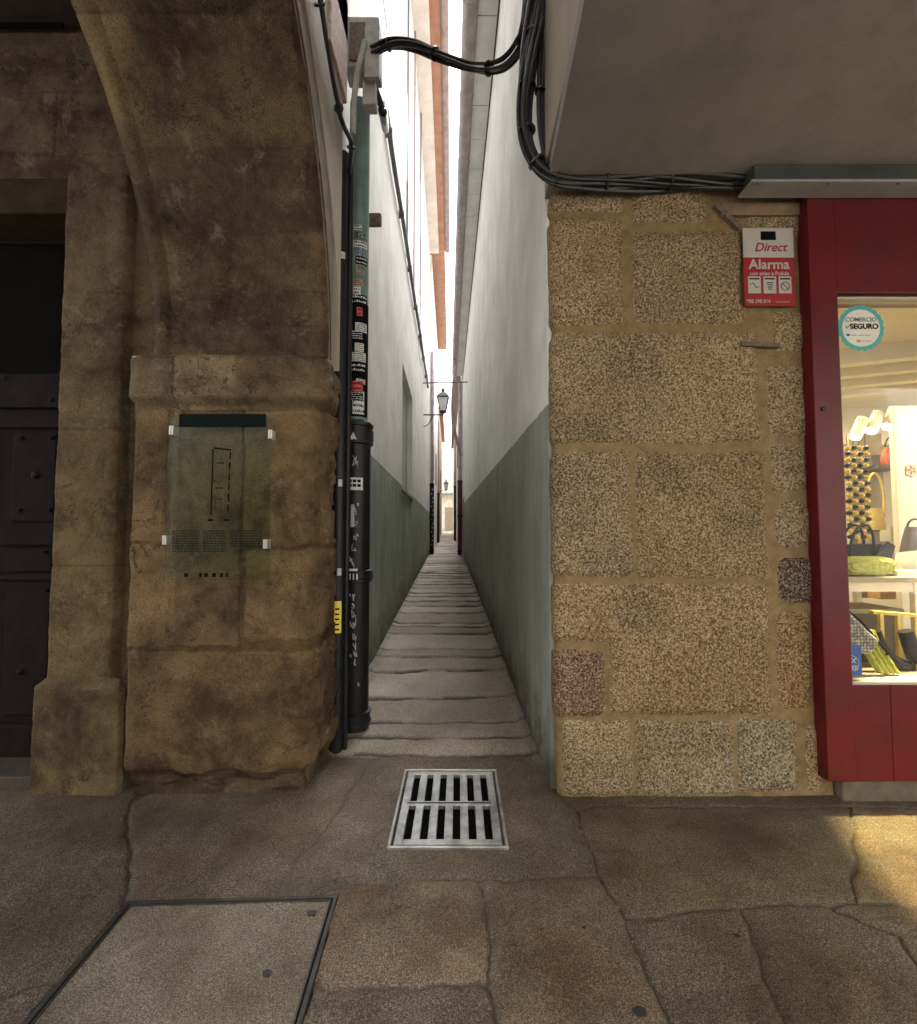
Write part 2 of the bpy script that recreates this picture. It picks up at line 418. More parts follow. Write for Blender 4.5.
# arcade floor : heightfield of slabs -----------------------------------------
def Zp(*pts): return [atZ(x, y)[:2] for x, y in pts]
def ctint(c, k): return tuple(v * k for v in c)
base = (.225, .175, .125); red = (.25, .175, .12); dk = (.135, .105, .078); gy = (.20, .17, .14)
slabs = [
 (Zp((288, 878), (372, 764), (548, 776), (590, 874)), (.17, .145, .115), .25),
 (Zp((342, 892), (478, 884), (492, 982), (327, 984)), red, 1.0),
 (Zp((482, 884), (592, 880), (668, 1030), (498, 1030), (494, 975)), (.23, .175, .13), 1.0),
 (Zp((322, 989), (478, 987), (494, 1030), (500, 1200), (290, 1200)), (.17, .14, .11), 1.0),
 (Zp((508, 1034), (668, 1034), (740, 1200), (530, 1200)), (.2, .16, .12), 1.0),
 (Zp((596, 806), (848, 812), (852, 902), (742, 904), (650, 916), (632, 912), (604, 872), (592, 830)), (.18, .148, .10), .35),
 (Zp((636, 920), (736, 908), (782, 1034), (700, 1034), (676, 1022)), (.155, .125, .095), .9),
 (Zp((742, 908), (822, 906), (900, 940), (960, 1034), (790, 1034)), (.15, .12, .095), .8),
 (Zp((856, 812), (1080, 815), (1080, 900), (860, 902)), (.30, .245, .14), .9),  # paler yellow tint paints in the shop light on this slab
 (Zp((835, 905), (1080, 905), (1150, 1050), (970, 1040), (905, 938)), (.19, .15, .11), .8),
 (Zp((796, 1038), (1150, 1050), (1300, 1250), (880, 1250)), (.16, .13, .1), .8),
 (Zp((690, 1040), (788, 1038), (870, 1250), (760, 1250)), (.17, .14, .105), .8),
 (Zp((130, 806), (312, 800), (368, 764), (284, 878), (270, 884), (132, 892)), (.17, .14, .105), .3),
 (Zp((-80, 806), (126, 806), (126, 892), (20, 990), (-80, 1010)), dk, .4),
 (Zp((-400, 806), (-86, 806), (-86, 1015), (-400, 1100)), dk, .4),
 (Zp((-80, 1018), (22, 994), (-30, 1080), (-160, 1200), (-400, 1200)), dk, .4),
 (Zp((562, 797), (1200, 797), (1200, 806), (600, 803)), (.14, .12, .09), .3),
]
X0, X1, Y0, Y1, R_ = -3.3, 3.6, 1.05, 3.30, .0085
u = np.arange(X0, X1, R_); v = np.arange(Y0, Y1, R_)
gx, gy_ = np.meshgrid(u, v, indexing='ij')
wx = gx + fbm(gx * 7, gy_ * 7, 3) * .055; wy = gy_ + fbm(gx * 7 + 40, gy_ * 7, 5) * .055
best = np.full(gx.shape, 1e9); sec = best.copy(); tint = np.zeros(gx.shape + (3,)); rel = np.zeros(gx.shape)
for P, c, rr in slabs:
    d = sd_poly(wx, wy, P); m = d < best
    sec = np.where(m, best, np.minimum(sec, d)); best = np.where(m, d, best); tint[m] = c; rel[m] = rr
jwid = .009 + .020 * vn(gx * 5, gy_ * 5, 88) ** 2
mask = sst(.35, 1.0, (sec - best) / jwid)
hh = mask * .008 + sst(0, .10, sec - best) * .006 * rel + fbm(gx * 3, gy_ * 3, 9, 3) * .022 + fbm(gx * 14, gy_ * 14, 12, 4) * .009 * (.3 + rel) + fbm(gx * 45, gy_ * 45, 13, 3) * .0045 * rel - .012
tint *= .54 * np.array((1.04, .99, .9))
tint *= (1 + fbm(gx * 2.2, gy_ * 2.2, 21, 5)[..., None] * .8)
pt_ = sst(.10, .22, fbm(gx * 4 + 3, gy_ * 4, 24, 5)); tint *= (1 + .28 * pt_[..., None])          # pale worn patches
rd_ = sst(.08, .2, fbm(gx * 3 + 31, gy_ * 3, 27, 5)); tint *= (1 + rd_[..., None] * np.array((.16, -.02, -.12)))   # reddish granite
ck = np.abs(fbm(gx * 1.1 + 5, gy_ * 1.1, 29, 6)); ck = sst(.006, .0, ck) * sst(.02, .10, fbm(gx * 1.7, gy_ * 1.7 + 8, 30, 3)); tint *= (1 - .55 * ck[..., None])
# light scuffs / dark soiling as stains of their own shape
sc = sst(.17, .28, fbm(gx * 3.1 + 9, gy_ * 1.4, 33, 5)); tint = tint * (1 - .35 * sc[..., None])
ylim = np.clip(gy_ - 2.70, 0, 1)
# manhole and grate pits
man = Zp((34, 1026), (128, 902), (338, 896), (312, 1026)); man[0] = man[0]
p0, p1, p2, p3 = man  # extend backwards (toward camera)
def ext(a, b, k): return (a[0] + (b[0] - a[0]) * k, a[1] + (b[1] - a[1]) * k)
mc = [Vector(p1), Vector(p2)]
# make the cover a true rectangle in plan : far edge p1-p2, depth .95
ex = (Vector(p2) - Vector(p1)); wdt = ex.length; ex.normalize(); ey = Vector((ex.y, -ex.x))
man = [tuple(Vector(p1) + ey * 1.05), p1, p2, tuple(Vector(p2) + ey * 1.05)]
dm = sd_poly(gx, gy_, man); hh = np.where(dm < .0, -.05, hh)
GR = dict(x0=-.395, x1=.315, y0=0, y1=0)
ga, gb, gc, gd = [Vector(atZ(*p)[:2]) for p in ((388, 852), (397, 771), (499, 768), (513, 849))]
gcx = (ga.x + gb.x + gc.x + gd.x) / 4; gcy = (ga.y + gb.y + gc.y + gd.y) / 4
print('grate corners', ga, gb, gc, gd)
gw = .555; gdp = abs((gb.y + gc.y) / 2 - (ga.y + gd.y) / 2)
g0x, g1x = gcx - gw / 2, gcx + gw / 2; g0y, g1y = gcy - gdp / 2 + .02, gcy + gdp / 2 - .03
dg = sd_rect(gx, gy_, (g0x + .012, g1x - .012, g0y + .012, g1y - .012, .01)); hh = np.where(dg < 0, -.30, hh)
# ramp to the alley slope
hh = hh + np.maximum(0, SL * (gy_ - 2.95)) * sst(0, .2, gy_ - 2.95)
edge = np.abs(dm); 
Pt = np.stack([gx, gy_, hh], -1); col = np.concatenate([np.clip(tint, .01, .9), mask[..., None]], -1)
M['pave'].use_backface_culling = False
fl = gridmesh('arcade_floor', Pt, col, M['pave']); fl['kind'] = 'structure'

# gum spots are dark marks on the floor : part of the floor surface
gm = MB()
for (px, py, r) in ((601, 881, .018), (640, 1013, .022), (584, 929, .008), (737, 937, .012), (628, 896, .006), (312, 914, .0)):
    if r:
        x, y, _ = atZ(px, py); i = min(len(u) - 1, int((x - X0) / R_)); j = min(len(v) - 1, int((y - Y0) / R_)); z = hh[i, j] + .004
        gm.add([(x + r * math.cos(a) * (1 + .2 * math.sin(3 * a + px)), y + .8 * r * math.sin(a), z) for a in np.linspace(0, 2 * PI, 14, endpoint=False)], [tuple(range(14))])
o = mk('chewing_gum_spots', gm, M['gum']); o['kind'] = 'structure'

# alley floor -----------------------------------------------------------------
AY0, AY1 = 3.22, 46.0
ys = np.concatenate([np.arange(AY0, 9, .012), np.arange(9, 20, .018), np.arange(20, AY1, .06)])
ts = np.linspace(0, 1, 90)
gY, gT = np.meshgrid(ys, ts, indexing='ij')
gX = (np.vectorize(XL)(gY) - .12) * (1 - gT) + (np.vectorize(XR)(gY) + .12) * gT
jo = [3.30, 3.55, 3.82, 4.35, 5.02, 5.52, 5.81, 6.55, 7.0, 7.26, 7.94]
while jo[-1] < AY1 + 1: jo.append(jo[-1] + rnd.uniform(.42, .74))
jo = [2.6] + jo
wY = gY + fbm(gX * .8, gY * .8, 51, 2) * .28 + fbm(gX * 6, gY * 3, 52, 4) * .05
jarr = np.array(jo); k = np.searchsorted(jarr, wY) - 1; k = np.clip(k, 0, len(jo) - 2)
lo = jarr[k]; hi = jarr[k + 1]; dj = np.minimum(wY - lo, hi - wY); rk = _h(k, k * 0 + 3, 77); rk2 = _h(k, k * 0 + 5, 78)
# some slabs are split lengthwise
sx_ = .25 + .5 * rk2; dx = np.abs((gT + fbm(gX * 2, gY * 6, 55, 3) * .05) - sx_) * 1.4; rk3 = _h(k, k * 0 + 9, 79)
jw = .020 + .045 * vn(gX * 2.9, gY * 1.9, 56) ** 2 + gY * .0012
dj = np.where(wY - lo < hi - wY, wY - lo, (hi - wY) * 1.6)
amask = np.maximum(sst(.25, 1, dj / jw), .85 * sst(.50, .62, vn(gX * 3.1 + k * 1.7, gX * 0 + k * .5, 58)) * (rk2 > .3))
at_ = np.array((.27, .232, .19)); tnt = at_ * (.62 + .55 * rk[..., None]) * (1 + fbm(gX * 2.5, gY * 2, 60, 5)[..., None] * .55)
hz = SL * np.maximum(0, gY - 2.95) + amask * .014 - .014 + (.5 - (wY - lo) / (hi - lo)) * (.006 + .024 * rk3) * (.35 + 1.1 * vn(gX * 2.2 + k * 3.7, gX * 0 + k, 57)) * sst(3.2, 3.6, gY) + (rk2 - .5) * .012 + fbm(gX * 5, gY * 4, 61, 4) * .02 + fbm(gX * 22, gY * 18, 62, 3) * .008
hz = hz - .022 * (1 - sst(3.2, 3.5, gY))
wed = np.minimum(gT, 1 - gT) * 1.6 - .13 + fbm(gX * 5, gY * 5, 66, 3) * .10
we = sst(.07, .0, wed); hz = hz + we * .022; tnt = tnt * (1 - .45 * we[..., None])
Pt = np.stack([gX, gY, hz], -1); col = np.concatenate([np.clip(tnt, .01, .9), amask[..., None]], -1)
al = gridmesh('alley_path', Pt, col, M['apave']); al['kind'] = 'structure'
mk('path', MB().hexa([(-2.2, 3.35, -.02), (1.5, 3.35, -.02), (1.5, 60, SL * 57 - .02), (-2.2, 60, SL * 57 - .02), (-2.2, 3.35, -.012), (1.5, 3.35, -.012), (1.5, 60, SL * 57 - .012), (-2.2, 60, SL * 57 - .012)]), M['ground'])['kind'] = 'structure'
# gutter-side strip of mortar along the wall feet
# ================================================================== DRAIN GRATE
t = thing('drain_grate', 'cast metal drain grate with two rows of slots at the alley mouth', 'drain grate', (gcx, gcy, 0))
fr = MB(); zt = .012
for a, b, c_, d_ in ((g0x - .014, g1x + .014, g0y - .014, g0y), (g0x - .014, g1x + .014, g1y, g1y + .014), (g0x - .014, g0x, g0y, g1y), (g1x, g1x + .014, g0y, g1y)):
    fr.box(a, b, c_, d_, -.06, zt)
mk('frame', fr, M['steel'], t, bevel=.003)
mk('slot_dark_block', MB().box(g0x + .004, g1x - .004, g0y + .004, g1y - .004, -.14, -.022), M['black'], t)  # black block imitates the shade below the slots
gi = MB(); a0, a1, b0, b1 = g0x + .013, g1x - .013, g0y + .013, g1y - .013
ncol = 6; side = .042; pw = (a1 - a0 - 2 * side); pitch = pw / ncol; bar = pitch * .48
xs = [a0, a0 + side]; zt2 = .008; cyb = (b0 + b1) / 2 + .0
gi.box(a0, a0 + side, b0, b1, -.016, zt2); gi.box(a1 - side, a1, b0, b1, -.016, zt2)
sw = pitch - bar
for (ya, yb) in ((b0, b0 + .040), (cyb - .022, cyb + .022), (b1 - .040, b1)):
    gi.box(a0 + side, a1 - side, ya, yb, -.016, zt2)
for r0, r1 in ((b0 + .040, cyb - .022), (cyb + .022, b1 - .040)):
    for i in range(ncol - 1):
        xx = a0 + side + sw + i * (sw + (pw - ncol * sw) / (ncol - 1)); gi.box(xx, xx + (pw - ncol * sw) / (ncol - 1), r0, r1, -.016, zt2)
mk('grille', gi, M['steel'], t, bevel=.002)
ri = MB(); ri.tube([(a0 + .03, cyb, zt2 + .001), (a1 - .03, cyb + .002, zt2 + .001)], .004, 6)
mk('weld_bead', ri, M['steeld'], t)

# ================================================================== MANHOLE COVER
p1v, p2v = Vector(p1), Vector(p2)
t = thing('manhole_cover', 'large stone filled manhole cover with dark steel rim, bottom left of the arcade floor', 'manhole cover', (*((p1v + p2v) / 2 + ey * .5), 0))
def quad(o0, o1, y0, y1, z0, z1):
    pts = [p1v + ex * o0 + ey * y1, p1v + ex * o1 + ey * y1, p1v + ex * o1 + ey * y0, p1v + ex * o0 + ey * y0]
    return [(*p, z0) for p in pts] + [(*p, z1) for p in pts]
fr = MB(); b = .016
for q in ((0, wdt, 0, b), (0, wdt, 1.05 - b, 1.05), (0, b, b, 1.05 - b), (wdt - b, wdt, b, 1.05 - b)): fr.hexa(quad(*q, -.03, .006))
g = b + .006
for q in ((g, wdt - g, g, g + .007), (g, wdt - g, 1.05 - g - .007, 1.05 - g), (g, g + .007, g + .007, 1.05 - g - .007), (wdt - g - .007, wdt - g, g + .007, 1.05 - g - .007)): fr.hexa(quad(*q, -.03, .005))
mk('rim', fr, M['steeld'], t, bevel=.0015)
uu = np.linspace(g + .007, wdt - g - .007, 110); vv = np.linspace(g + .007, 1.05 - g - .007, 110); ua, va = np.meshgrid(uu, vv, indexing='ij')
XX = p1v.x + ex.x * ua + ey.x * va; YY = p1v.y + ex.y * ua + ey.y * va
ZZ = .001 + fbm(XX * 20, YY * 20, 70, 4) * .006
tt = np.array((.148, .124, .094)) * (1 + fbm(XX * 3, YY * 3, 72, 5)[..., None] * .5)
stk_ = np.exp(-((XX * .75 - YY * .6 + 1.98) / .018) ** 2); tt = tt * (1 + .5 * stk_[..., None] * (fbm(XX * 20, YY * 20, 7) > -.1)[..., None])
mk_ = np.ones(XX.shape)
gridmesh('stone_infill', np.stack([XX, YY, ZZ], -1), np.concatenate([tt, mk_[..., None]], -1), M['pave'], t, flip=True)
kh = MB()
for px, py, r in ((312, 914, .017), (267, 974, .014)):
    x, y, _ = atZ(px, py); kh.add([(x + r * 1.15 * math.cos(a) * (1 + .08 * math.sin(5 * a)), y + r * .9 * math.sin(a), .0055) for a in np.linspace(0, 2 * PI, 16, endpoint=False)], [tuple(range(16))])
mks('lifting_hole', kh, M['gum'], t)

# ================================================================== RIGHT PIER
PY = 2.85
def pxr(x0, x1, y0, y1, r=.03, Y=PY):
    xa = atY(x0, (y0 + y1) / 2, Y)[0]; xb = atY(x1, (y0 + y1) / 2, Y)[0]; za = atY((x0 + x1) / 2, y1, Y)[2]; zb = atY((x0 + x1) / 2, y0, Y)[2]
    return (xa, xb, za, zb, r)
pg = (.36, .265, .165); pg2 = (.34, .25, .165); pgl = (.38, .30, .20)
st = [(pxr(535, 624, 192, 212), pg2), (pxr(633, 706, 180, 222), pg2),
      (pxr(535, 622, 218, 325), (.37, .26, .165)), (pxr(633, 742, 232, 324), pg2), (pxr(748, 800, 214, 236), pgl),
      (pxr(535, 757, 333, 443), pg), (pxr(772, 806, 312, 350), pg), (pxr(768, 806, 366, 437), pg2),
      (pxr(535, 631, 452, 576), pg2), (pxr(636, 765, 452, 578), (.33, .24, .14)), (pxr(770, 806, 444, 492), pgl), (pxr(774, 812, 500, 549, .12), pgl),
      (pxr(777, 815, 558, 604, .08), (.105, .065, .06)), (pxr(535, 768, 584, 642), (.35, .25, .135)), (pxr(609, 768, 600, 715), (.34, .24, .13)),
      (pxr(535, 604, 650, 717, .05), (.22, .12, .095)), (pxr(777, 812, 612, 708, .05), (.36, .23, .12)),
      (pxr(563, 632, 721, 795), pgl), (pxr(636, 734, 721, 795), (.33, .255, .17)), (pxr(738, 796, 719, 792), (.27, .235, .175)), (pxr(806, 820, 725, 790), pg)]
TK = .80; LK = np.array((1.22, 1.14, .96))
def relief(name, Pfun, Nfun, us, vs, stones, mat, parent, amp=.018, warp=.035, joint=(.006, -.022), rough=.012, extra=None, seed=0, vmask=None, flip=False, uvw=None, post=None):
    U, V_ = np.meshgrid(us, vs, indexing='ij')
    A, B = (uvw(U, V_) if uvw else (U, V_))
    w1 = A + fbm(A * 9, B * 9, seed + 1) * warp; w2 = B + fbm(A * 9 + 30, B * 9, seed + 2) * warp
    best = np.full(U.shape, 1e9); tint = np.zeros(U.shape + (3,))
    for i, (r, c) in enumerate(stones):
        d = sd_rect(w1, w2, r); m = d < best; best = np.where(m, d, best); tint[m] = c
    mask = sst(joint[0], joint[1] * .35, best)
    h = sst(joint[0], joint[1] * 1.6, best) * amp + fbm(A * 5, B * 5, seed + 5, 4) * rough * 1.5 + fbm(A * 28, B * 28, seed + 6, 3) * rough * .55
    tint = tint * (1 + fbm(A * 2.5, B * 2.5, seed + 8, 5)[..., None] * .45) * (TK * .93 * np.array((1.06, .98, .80)) * (1 - .35 * sst(.06, .2, fbm(A * 1.9 + 7, B * 1.9, seed + 40, 4)))[..., None] if mat is M['gran'] else LK * TK)
    if post: h, tint, mask = post(A, B, h, tint, mask)
    P = Pfun(U, V_); N = Nfun(U, V_)
    Pt = P + N * h[..., None]
    return gridmesh(name, Pt, np.concatenate([np.clip(tint, .01, .95), np.clip(mask, 0, 1)[..., None]], -1), mat, parent, extra=extra, flip=flip)
def pathfun(pts):
    """polyline in plan -> arrays of position + outward normal (right-hand side of travel)"""
    pts = np.array(pts, float); seg = np.diff(pts, axis=0); L = np.hypot(seg[:, 0], seg[:, 1]); cum = np.concatenate([[0], np.cumsum(L)])
    nr = np.stack([seg[:, 1] / L, -seg[:, 0] / L], -1); vn_ = np.zeros_like(pts); vn_[:-1] += nr; vn_[1:] += nr; vn_ /= np.hypot(vn_[:, 0], vn_[:, 1])[:, None]
    def P(U, V_): return np.stack([np.interp(U, cum, pts[:, 0]), np.interp(U, cum, pts[:, 1]), V_], -1)
    def N(U, V_):
        a = np.interp(U, cum, vn_[:, 0]); b = np.interp(U, cum, vn_[:, 1]); l = np.hypot(a, b); return np.stack([a / l, b / l, U * 0], -1)
    return P, N, cum[-1]
def corner(cx, cy, r, a0, a1, n=8): return [(cx + r * math.cos(a), cy + r * math.sin(a)) for a in np.linspace(math.radians(a0), math.radians(a1), n)]
XP0, XP1 = .575, 2.165
t = thing('stone_pier', 'right hand pier of large speckled granite blocks with ochre mortar, beside the red shopfront', 'pier', (1.35, PY + .2, 0))
pts = [(XP0, 3.12)] + corner(XP0 + .05, PY + .05, .05, 180, 270) + [(XP1, PY), (XP1 + .001, PY + .3)]
P_, N_, Lp = pathfun(pts)
u_off = (3.12 - PY - .05) + .05 * PI / 2 - (XP0 + .05)
us = np.arange(0, Lp - .3, .0085); vs = np.arange(-.03, 3.63, .0085)
core = MB().box(XP0 + .03, XP1 - .005, PY + .04, 3.4, -.03, 3.62)
relief('granite_blocks', P_, N_, us, vs, st, M['gran'], t, amp=.016, warp=.03, rough=.011, extra=core, seed=11, uvw=lambda U, V_: (U - u_off, V_), flip=False)
# iron flats
t = thing('iron_flat', 'rusty flat iron bar set diagonally in the mortar above the alarm sign', 'iron bar', atY(728, 215, PY - .02), group='flat iron bars fixed to the granite pier')
a = Vector(atY(716, 203, PY - .03)); b_ = Vector(atY(741, 227, PY - .03)); dv = (b_ - a).normalized(); nv = Vector((-dv.z, 0, dv.x)) * .016
mk('bar', MB().prism([a + nv, b_ + nv, b_ - nv, a - nv], (0, .05, 0)), M['rust'], t, bevel=.003)
t = thing('iron_flat', 'rusty flat iron bar lying level in the mortar below the alarm sign', 'iron bar', atY(761, 343, PY - .02), group='flat iron bars fixed to the granite pier')
a = Vector(atY(742, 343, PY - .03)); b_ = Vector(atY(781, 345, PY - .03)); dv = (b_ - a).normalized(); nv = Vector((-dv.z, 0, dv.x)) * .014
mk('bar', MB().prism([a + nv, b_ + nv, b_ - nv, a - nv], (0, .05, 0)), M['rust'], t, bevel=.003)
t = thing('wooden_lath', 'brown wooden board under the ceiling between the pier top and the shutter box', 'board', atY(755, 208, PY - .01))
a = atY(722, 202, PY - .03); b_ = atY(806, 213, PY - .03)
mk('board', MB().box(a[0], b_[0], PY - .028, PY + .02, b_[2] - .01, a[2]), M['ochre'] if False else paint('lath_wood', (.20, .13, .075), .7, .3, 10), t, bevel=.003)

# alarm sign -------------------------------------------------------------------
SY = PY - .035
s0 = Vector(atY(745, 306, SY)); s1 = Vector(atY(793, 228, SY)); sw_, sh_ = s1.x - s0.x, s1.z - s0.z
t = thing('alarm_sign', 'white and red alarm company plate screwed to the granite pier', 'sign', ((s0.x + s1.x) / 2, SY, s0.z))
zm = s0.z + sh_ * .62
mk('plate', MB().box(s0.x, s1.x, SY, SY + .006, zm, s1.z), M['signw'], t, bevel=.0015)
mk('red_panel', MB().box(s0.x, s1.x, SY, SY + .006, s0.z, zm - .0002), M['signr'], t)
cxs = (s0.x + s1.x) / 2; F = SY - .001
mk('emblem', MB().box(cxs - .045, cxs + .045, F - .001, F + .001, s1.z - .075, s1.z - .022), M['ink'], t)
textmesh('lettering', 'Direct', .074, (cxs + .01, F, s1.z - .122), M['signr'], t, shear=.3, bold=.001)
textmesh('lettering', 'Alarma', .084, (cxs, F, zm - .045), M['signw'], t, bold=.0016)
textmesh('lettering', 'con aviso a Policía', .032, (cxs, F, zm - .1), M['signw'], t, bold=.0005)
for i in range(3):
    bx = cxs + (i - 1) * .092
    mk('pictogram', MB().box(bx - .038, bx + .038, F - .001, F + .001, zm - .222, zm - .118), M['signw'], t, bevel=.0)
    g_ = MB(); g_.box(bx - .03, bx + .03, F - .002, F - .0005, zm - .137, zm - .129)
    if i == 0: g_.tube([(bx - .028, F - .001, zm - .17), (bx - .01, F - .001, zm - .158), (bx + .012, F - .001, zm - .19), (bx + .028, F - .001, zm - .18)], .0022, 5)
    if i == 1:
        for q in range(4): g_.box(bx - .02 + q * .003, bx + .02 - q * .003, F - .002, F - .0005, zm - .16 - q * .013, zm - .155 - q * .013)
    if i == 2:
        g_.tube([(bx + .025 * math.cos(a), F - .001, zm - .178 + .025 * math.sin(a)) for a in np.linspace(0, 2 * PI, 17)], .002, 5); g_.tube([(bx - .018, F - .001, zm - .16), (bx + .018, F - .001, zm - .196)], .002, 5)
    mk('pictogram_mark', g_, M['ink'], t)
textmesh('lettering', '902 180 564', .028, (cxs - .07, F, s0.z + .028), M['signw'], t, bold=.0008)
textmesh('lettering', 'www.alarma', .016, (cxs + .075, F, s0.z + .026), M['signw'], t)

# ================================================================== SHOPFRONT
FY = 2.76
fx0 = atY(818, 500, FY)[0]; wx0 = atY(841, 480, FY + .03)[0]; fzb = .12; fzt = 3.47
wz0 = atY(850, 681, FY + .02)[2]; wz1 = atY(860, 296, FY + .02)[2]
wx1 = 4.15; fx1 = 4.35
t = thing('shopfront', 'dark red wooden shopfront with a big lit display window', 'shopfront', ((fx0 + fx1) / 2, FY + .1, fzb))
fb = MB()
fb.box(fx0, wx0, FY, FY + .22, fzb, 3.617)
fb.box(wx1, fx1, FY, FY + .22, fzb, 3.617); 
mks('stile', fb, M['red'], t, bevel=.006)
mk('top_panel', MB().box(wx0 + .0005, wx1 - .0005, FY + .004, FY + .2, wz1 + .012, 3.618), M['red'], t, bevel=.004)
bp = MB(); nx = 9
for i in range(nx):
    a = wx0 + .001 + (wx1 - wx0) * i / nx; b_ = wx0 + (wx1 - wx0) * (i + 1) / nx - .0012; bp.box(a, b_, FY + .006, FY + .2, fzb, wz0 - .02)
mk('kick_panel', bp, M['red'], t, bevel=.003)
sl = MB().box(wx0 + .001, wx1 - .001, FY + .008, FY + .19, wz0 - .019, wz0 - .001)
mk('window_sill', sl, M['signw'], t, bevel=.003)
bd = MB(); bd.box(wx0 + .001, wx0 + .012, FY + .03, FY + .1, wz0, wz1); bd.box(wx0 + .012, wx1 - .001, FY + .03, FY + .1, wz1 - .012, wz1)
mks('glazing_bead', bd, M['signw'], t)
gl = mk('window_pane', MB().box(wx0 + .012, wx1 - .002, FY + .05, FY + .058, wz0 - .002, wz1 - .012), M['glass'], t)
kn = MB().lathe([(.012, 0), (.014, .01), (.006, .014)], atY(823, 409, FY), 12, Matrix.Rotation(PI / 2, 3, 'X'))
mk('key_hole', kn, M['steeld'], t)
mk('base_stone', MB().box(XP1 + .01, fx1, FY + .03, FY + .25, -.02, fzb - .003), paint('step_stone', (.13, .10, .07), .8, .3, 9, .008, 25), t, bevel=.01)

# shutter box
t = thing('shutter_box', 'grey metal roller shutter casing above the red shopfront under the ceiling', 'shutter box', (3, 2.7, 3.45))
x0 = atY(752, 190, 2.62)[0]
mk('casing', MB().box(x0 + .03, 4.4, 2.64, 2.75, 3.52, 3.615), M['alud'], t, bevel=.004)
mk('flange', MB().box(x0, 4.4, 2.62, 2.755, 3.50, 3.515), M['alu'], t, bevel=.002)
sc_ = MB()
for i in range(5): sc_.lathe([(.006, 0), (.006, .004)], (x0 + .04 + i * .4, 2.635, 3.495), 10)
mks('screw', sc_, M['steeld'], t)

# round sticker + tax free on the glass
GY = FY + .048
c0 = Vector(atY(861, 328, GY)); rs = atY(884, 328, GY)[0] - c0.x
t = thing('window_sticker', 'round teal edged sticker reading COMERCIO SEGURO at the window corner', 'sticker', tuple(c0), group='stickers on the shop window')
n = 80; poly = [(c0.x + rs * (1 + .03 * math.cos(22 * 2 * PI * k / n * 1.0)) * math.cos(2 * PI * k / n), GY, c0.z + rs * (1 + .03 * math.cos(22 * 2 * PI * k / n)) * math.sin(2 * PI * k / n)) for k in range(n)]
mk('rim', MB().prism(poly, (0, .001, 0)), M['teal'], t)
mk('disc', MB().prism([(c0.x + rs * .82 * math.cos(a), GY - .0008, c0.z + rs * .82 * math.sin(a)) for a in np.linspace(0, 2 * PI, 48, endpoint=False)], (0, .001, 0)), M['paper'], t)
textmesh('lettering', 'COMERCIO', .036, (c0.x - .0, GY - .002, c0.z + .05), M['inkg'], t, bold=.0004)
textmesh('lettering', 'SEGURO', .044, (c0.x + .018, GY - .002, c0.z + .008), M['ink'], t, bold=.0012)
tk = MB().tube([(c0.x - .093, GY - .002, c0.z + .012), (c0.x - .085, GY - .002, c0.z - .004), (c0.x - .068, GY - .002, c0.z + .022)], .0026, 5)
mk('tick', tk, paint('tick_green', (.1, .35, .08), .5, .1, 5, 0), t)
lg = MB().box(c0.x - .09, c0.x - .07, GY - .002, GY - .001, c0.z - .05, c0.z - .036); mks('logo', lg, M['blue'], t)
lg = MB().box(c0.x - .03, c0.x - .005, GY - .002, GY - .001, c0.z - .088, c0.z - .07); mks('logo', lg, M['gold'], t)
lg = MB()
for i in range(3): lg.box(c0.x - .06 + i * .04, c0.x - .028 + i * .04, GY - .002, GY - .001, c0.z - .046, c0.z - .042); lg.box(c0.x + .0 + i * .02, c0.x + .015 + i * .02, GY - .002, GY - .001, c0.z - .082, c0.z - .078)
mks('logo', lg, M['inkg'], t)
q0 = Vector(atY(842, 676, GY)); q1 = Vector(atY(861, 645, GY))
t = thing('window_sticker', 'blue TAX FREE sticker at the bottom corner of the shop window', 'sticker', tuple(q0), group='stickers on the shop window')
mk('sheet', MB().box(wx0 + .012, q1.x, GY, GY + .001, q0.z, q1.z), M['blue'], t)
textmesh('lettering', 'TAX', .04, (q0.x + .045, GY - .001, q0.z + .085), M['signw'], t, bold=.001)
textmesh('lettering', 'FREE', .036, (q0.x + .055, GY - .001, q0.z + .045), M['signw'], t, bold=.001)
ov = MB().tube([(q0.x + .02 + .08 * math.cos(a), GY - .001, q0.z + .07 + .055 * math.sin(a)) for a in np.linspace(-.9, 1.4, 12)], .002, 5); mk('ring_mark', ov, M['signw'], t)

# ---- shop interior
sh = thing('shop_interior', 'cream painted shop room behind the display window with boxed ceiling beams', 'shop room', (3.4, 5, 0))
RZ = 3.05
wl = MB(); wl.box(2.06, 2.12, 3.41, 7.4, 0, RZ); wl.box(2.12, 7.4, 7.2, 7.3, 0, RZ); wl.box(7.3, 7.4, 3.0, 7.2, 0, RZ)
mks('wall', wl, M['shopw'], sh)
mk('floor_board', MB().box(2.12, 7.3, 2.99, 7.2, .02, .1), M['shopf'], sh)
cl = MB().box(2.06, 7.4, 2.99, 7.4, RZ, RZ + .1)
mk('ceiling', cl, M['shopw'], sh)
bm_ = MB()
for i in range(4):
    y = 4.35 + i * .40; ya_ = y; yb_ = y - 1.15; bm_.hexa([(2.13, ya_, RZ - .13), (5.0, yb_, RZ - .13), (5.0, yb_ + .11, RZ - .13), (2.13, ya_ + .11, RZ - .13), (2.13, ya_, RZ + .01), (5.0, yb_, RZ + .01), (5.0, yb_ + .11, RZ + .01), (2.13, ya_ + .11, RZ + .01)])
mks('beam', bm_, M['shopw'], sh)
mk('bulkhead', MB().box(2.125, 7.29, 5.75, 7.19, 2.60, RZ - .002), M['shopw'], sh)
cxa, _, cz = atY(897, 500, 4.6); 
mk('column', MB().box(cxa, cxa + .5, 4.6, 4.66, .1, 2.76), M['shopw'], sh, bevel=.01)
fl_ = MB()
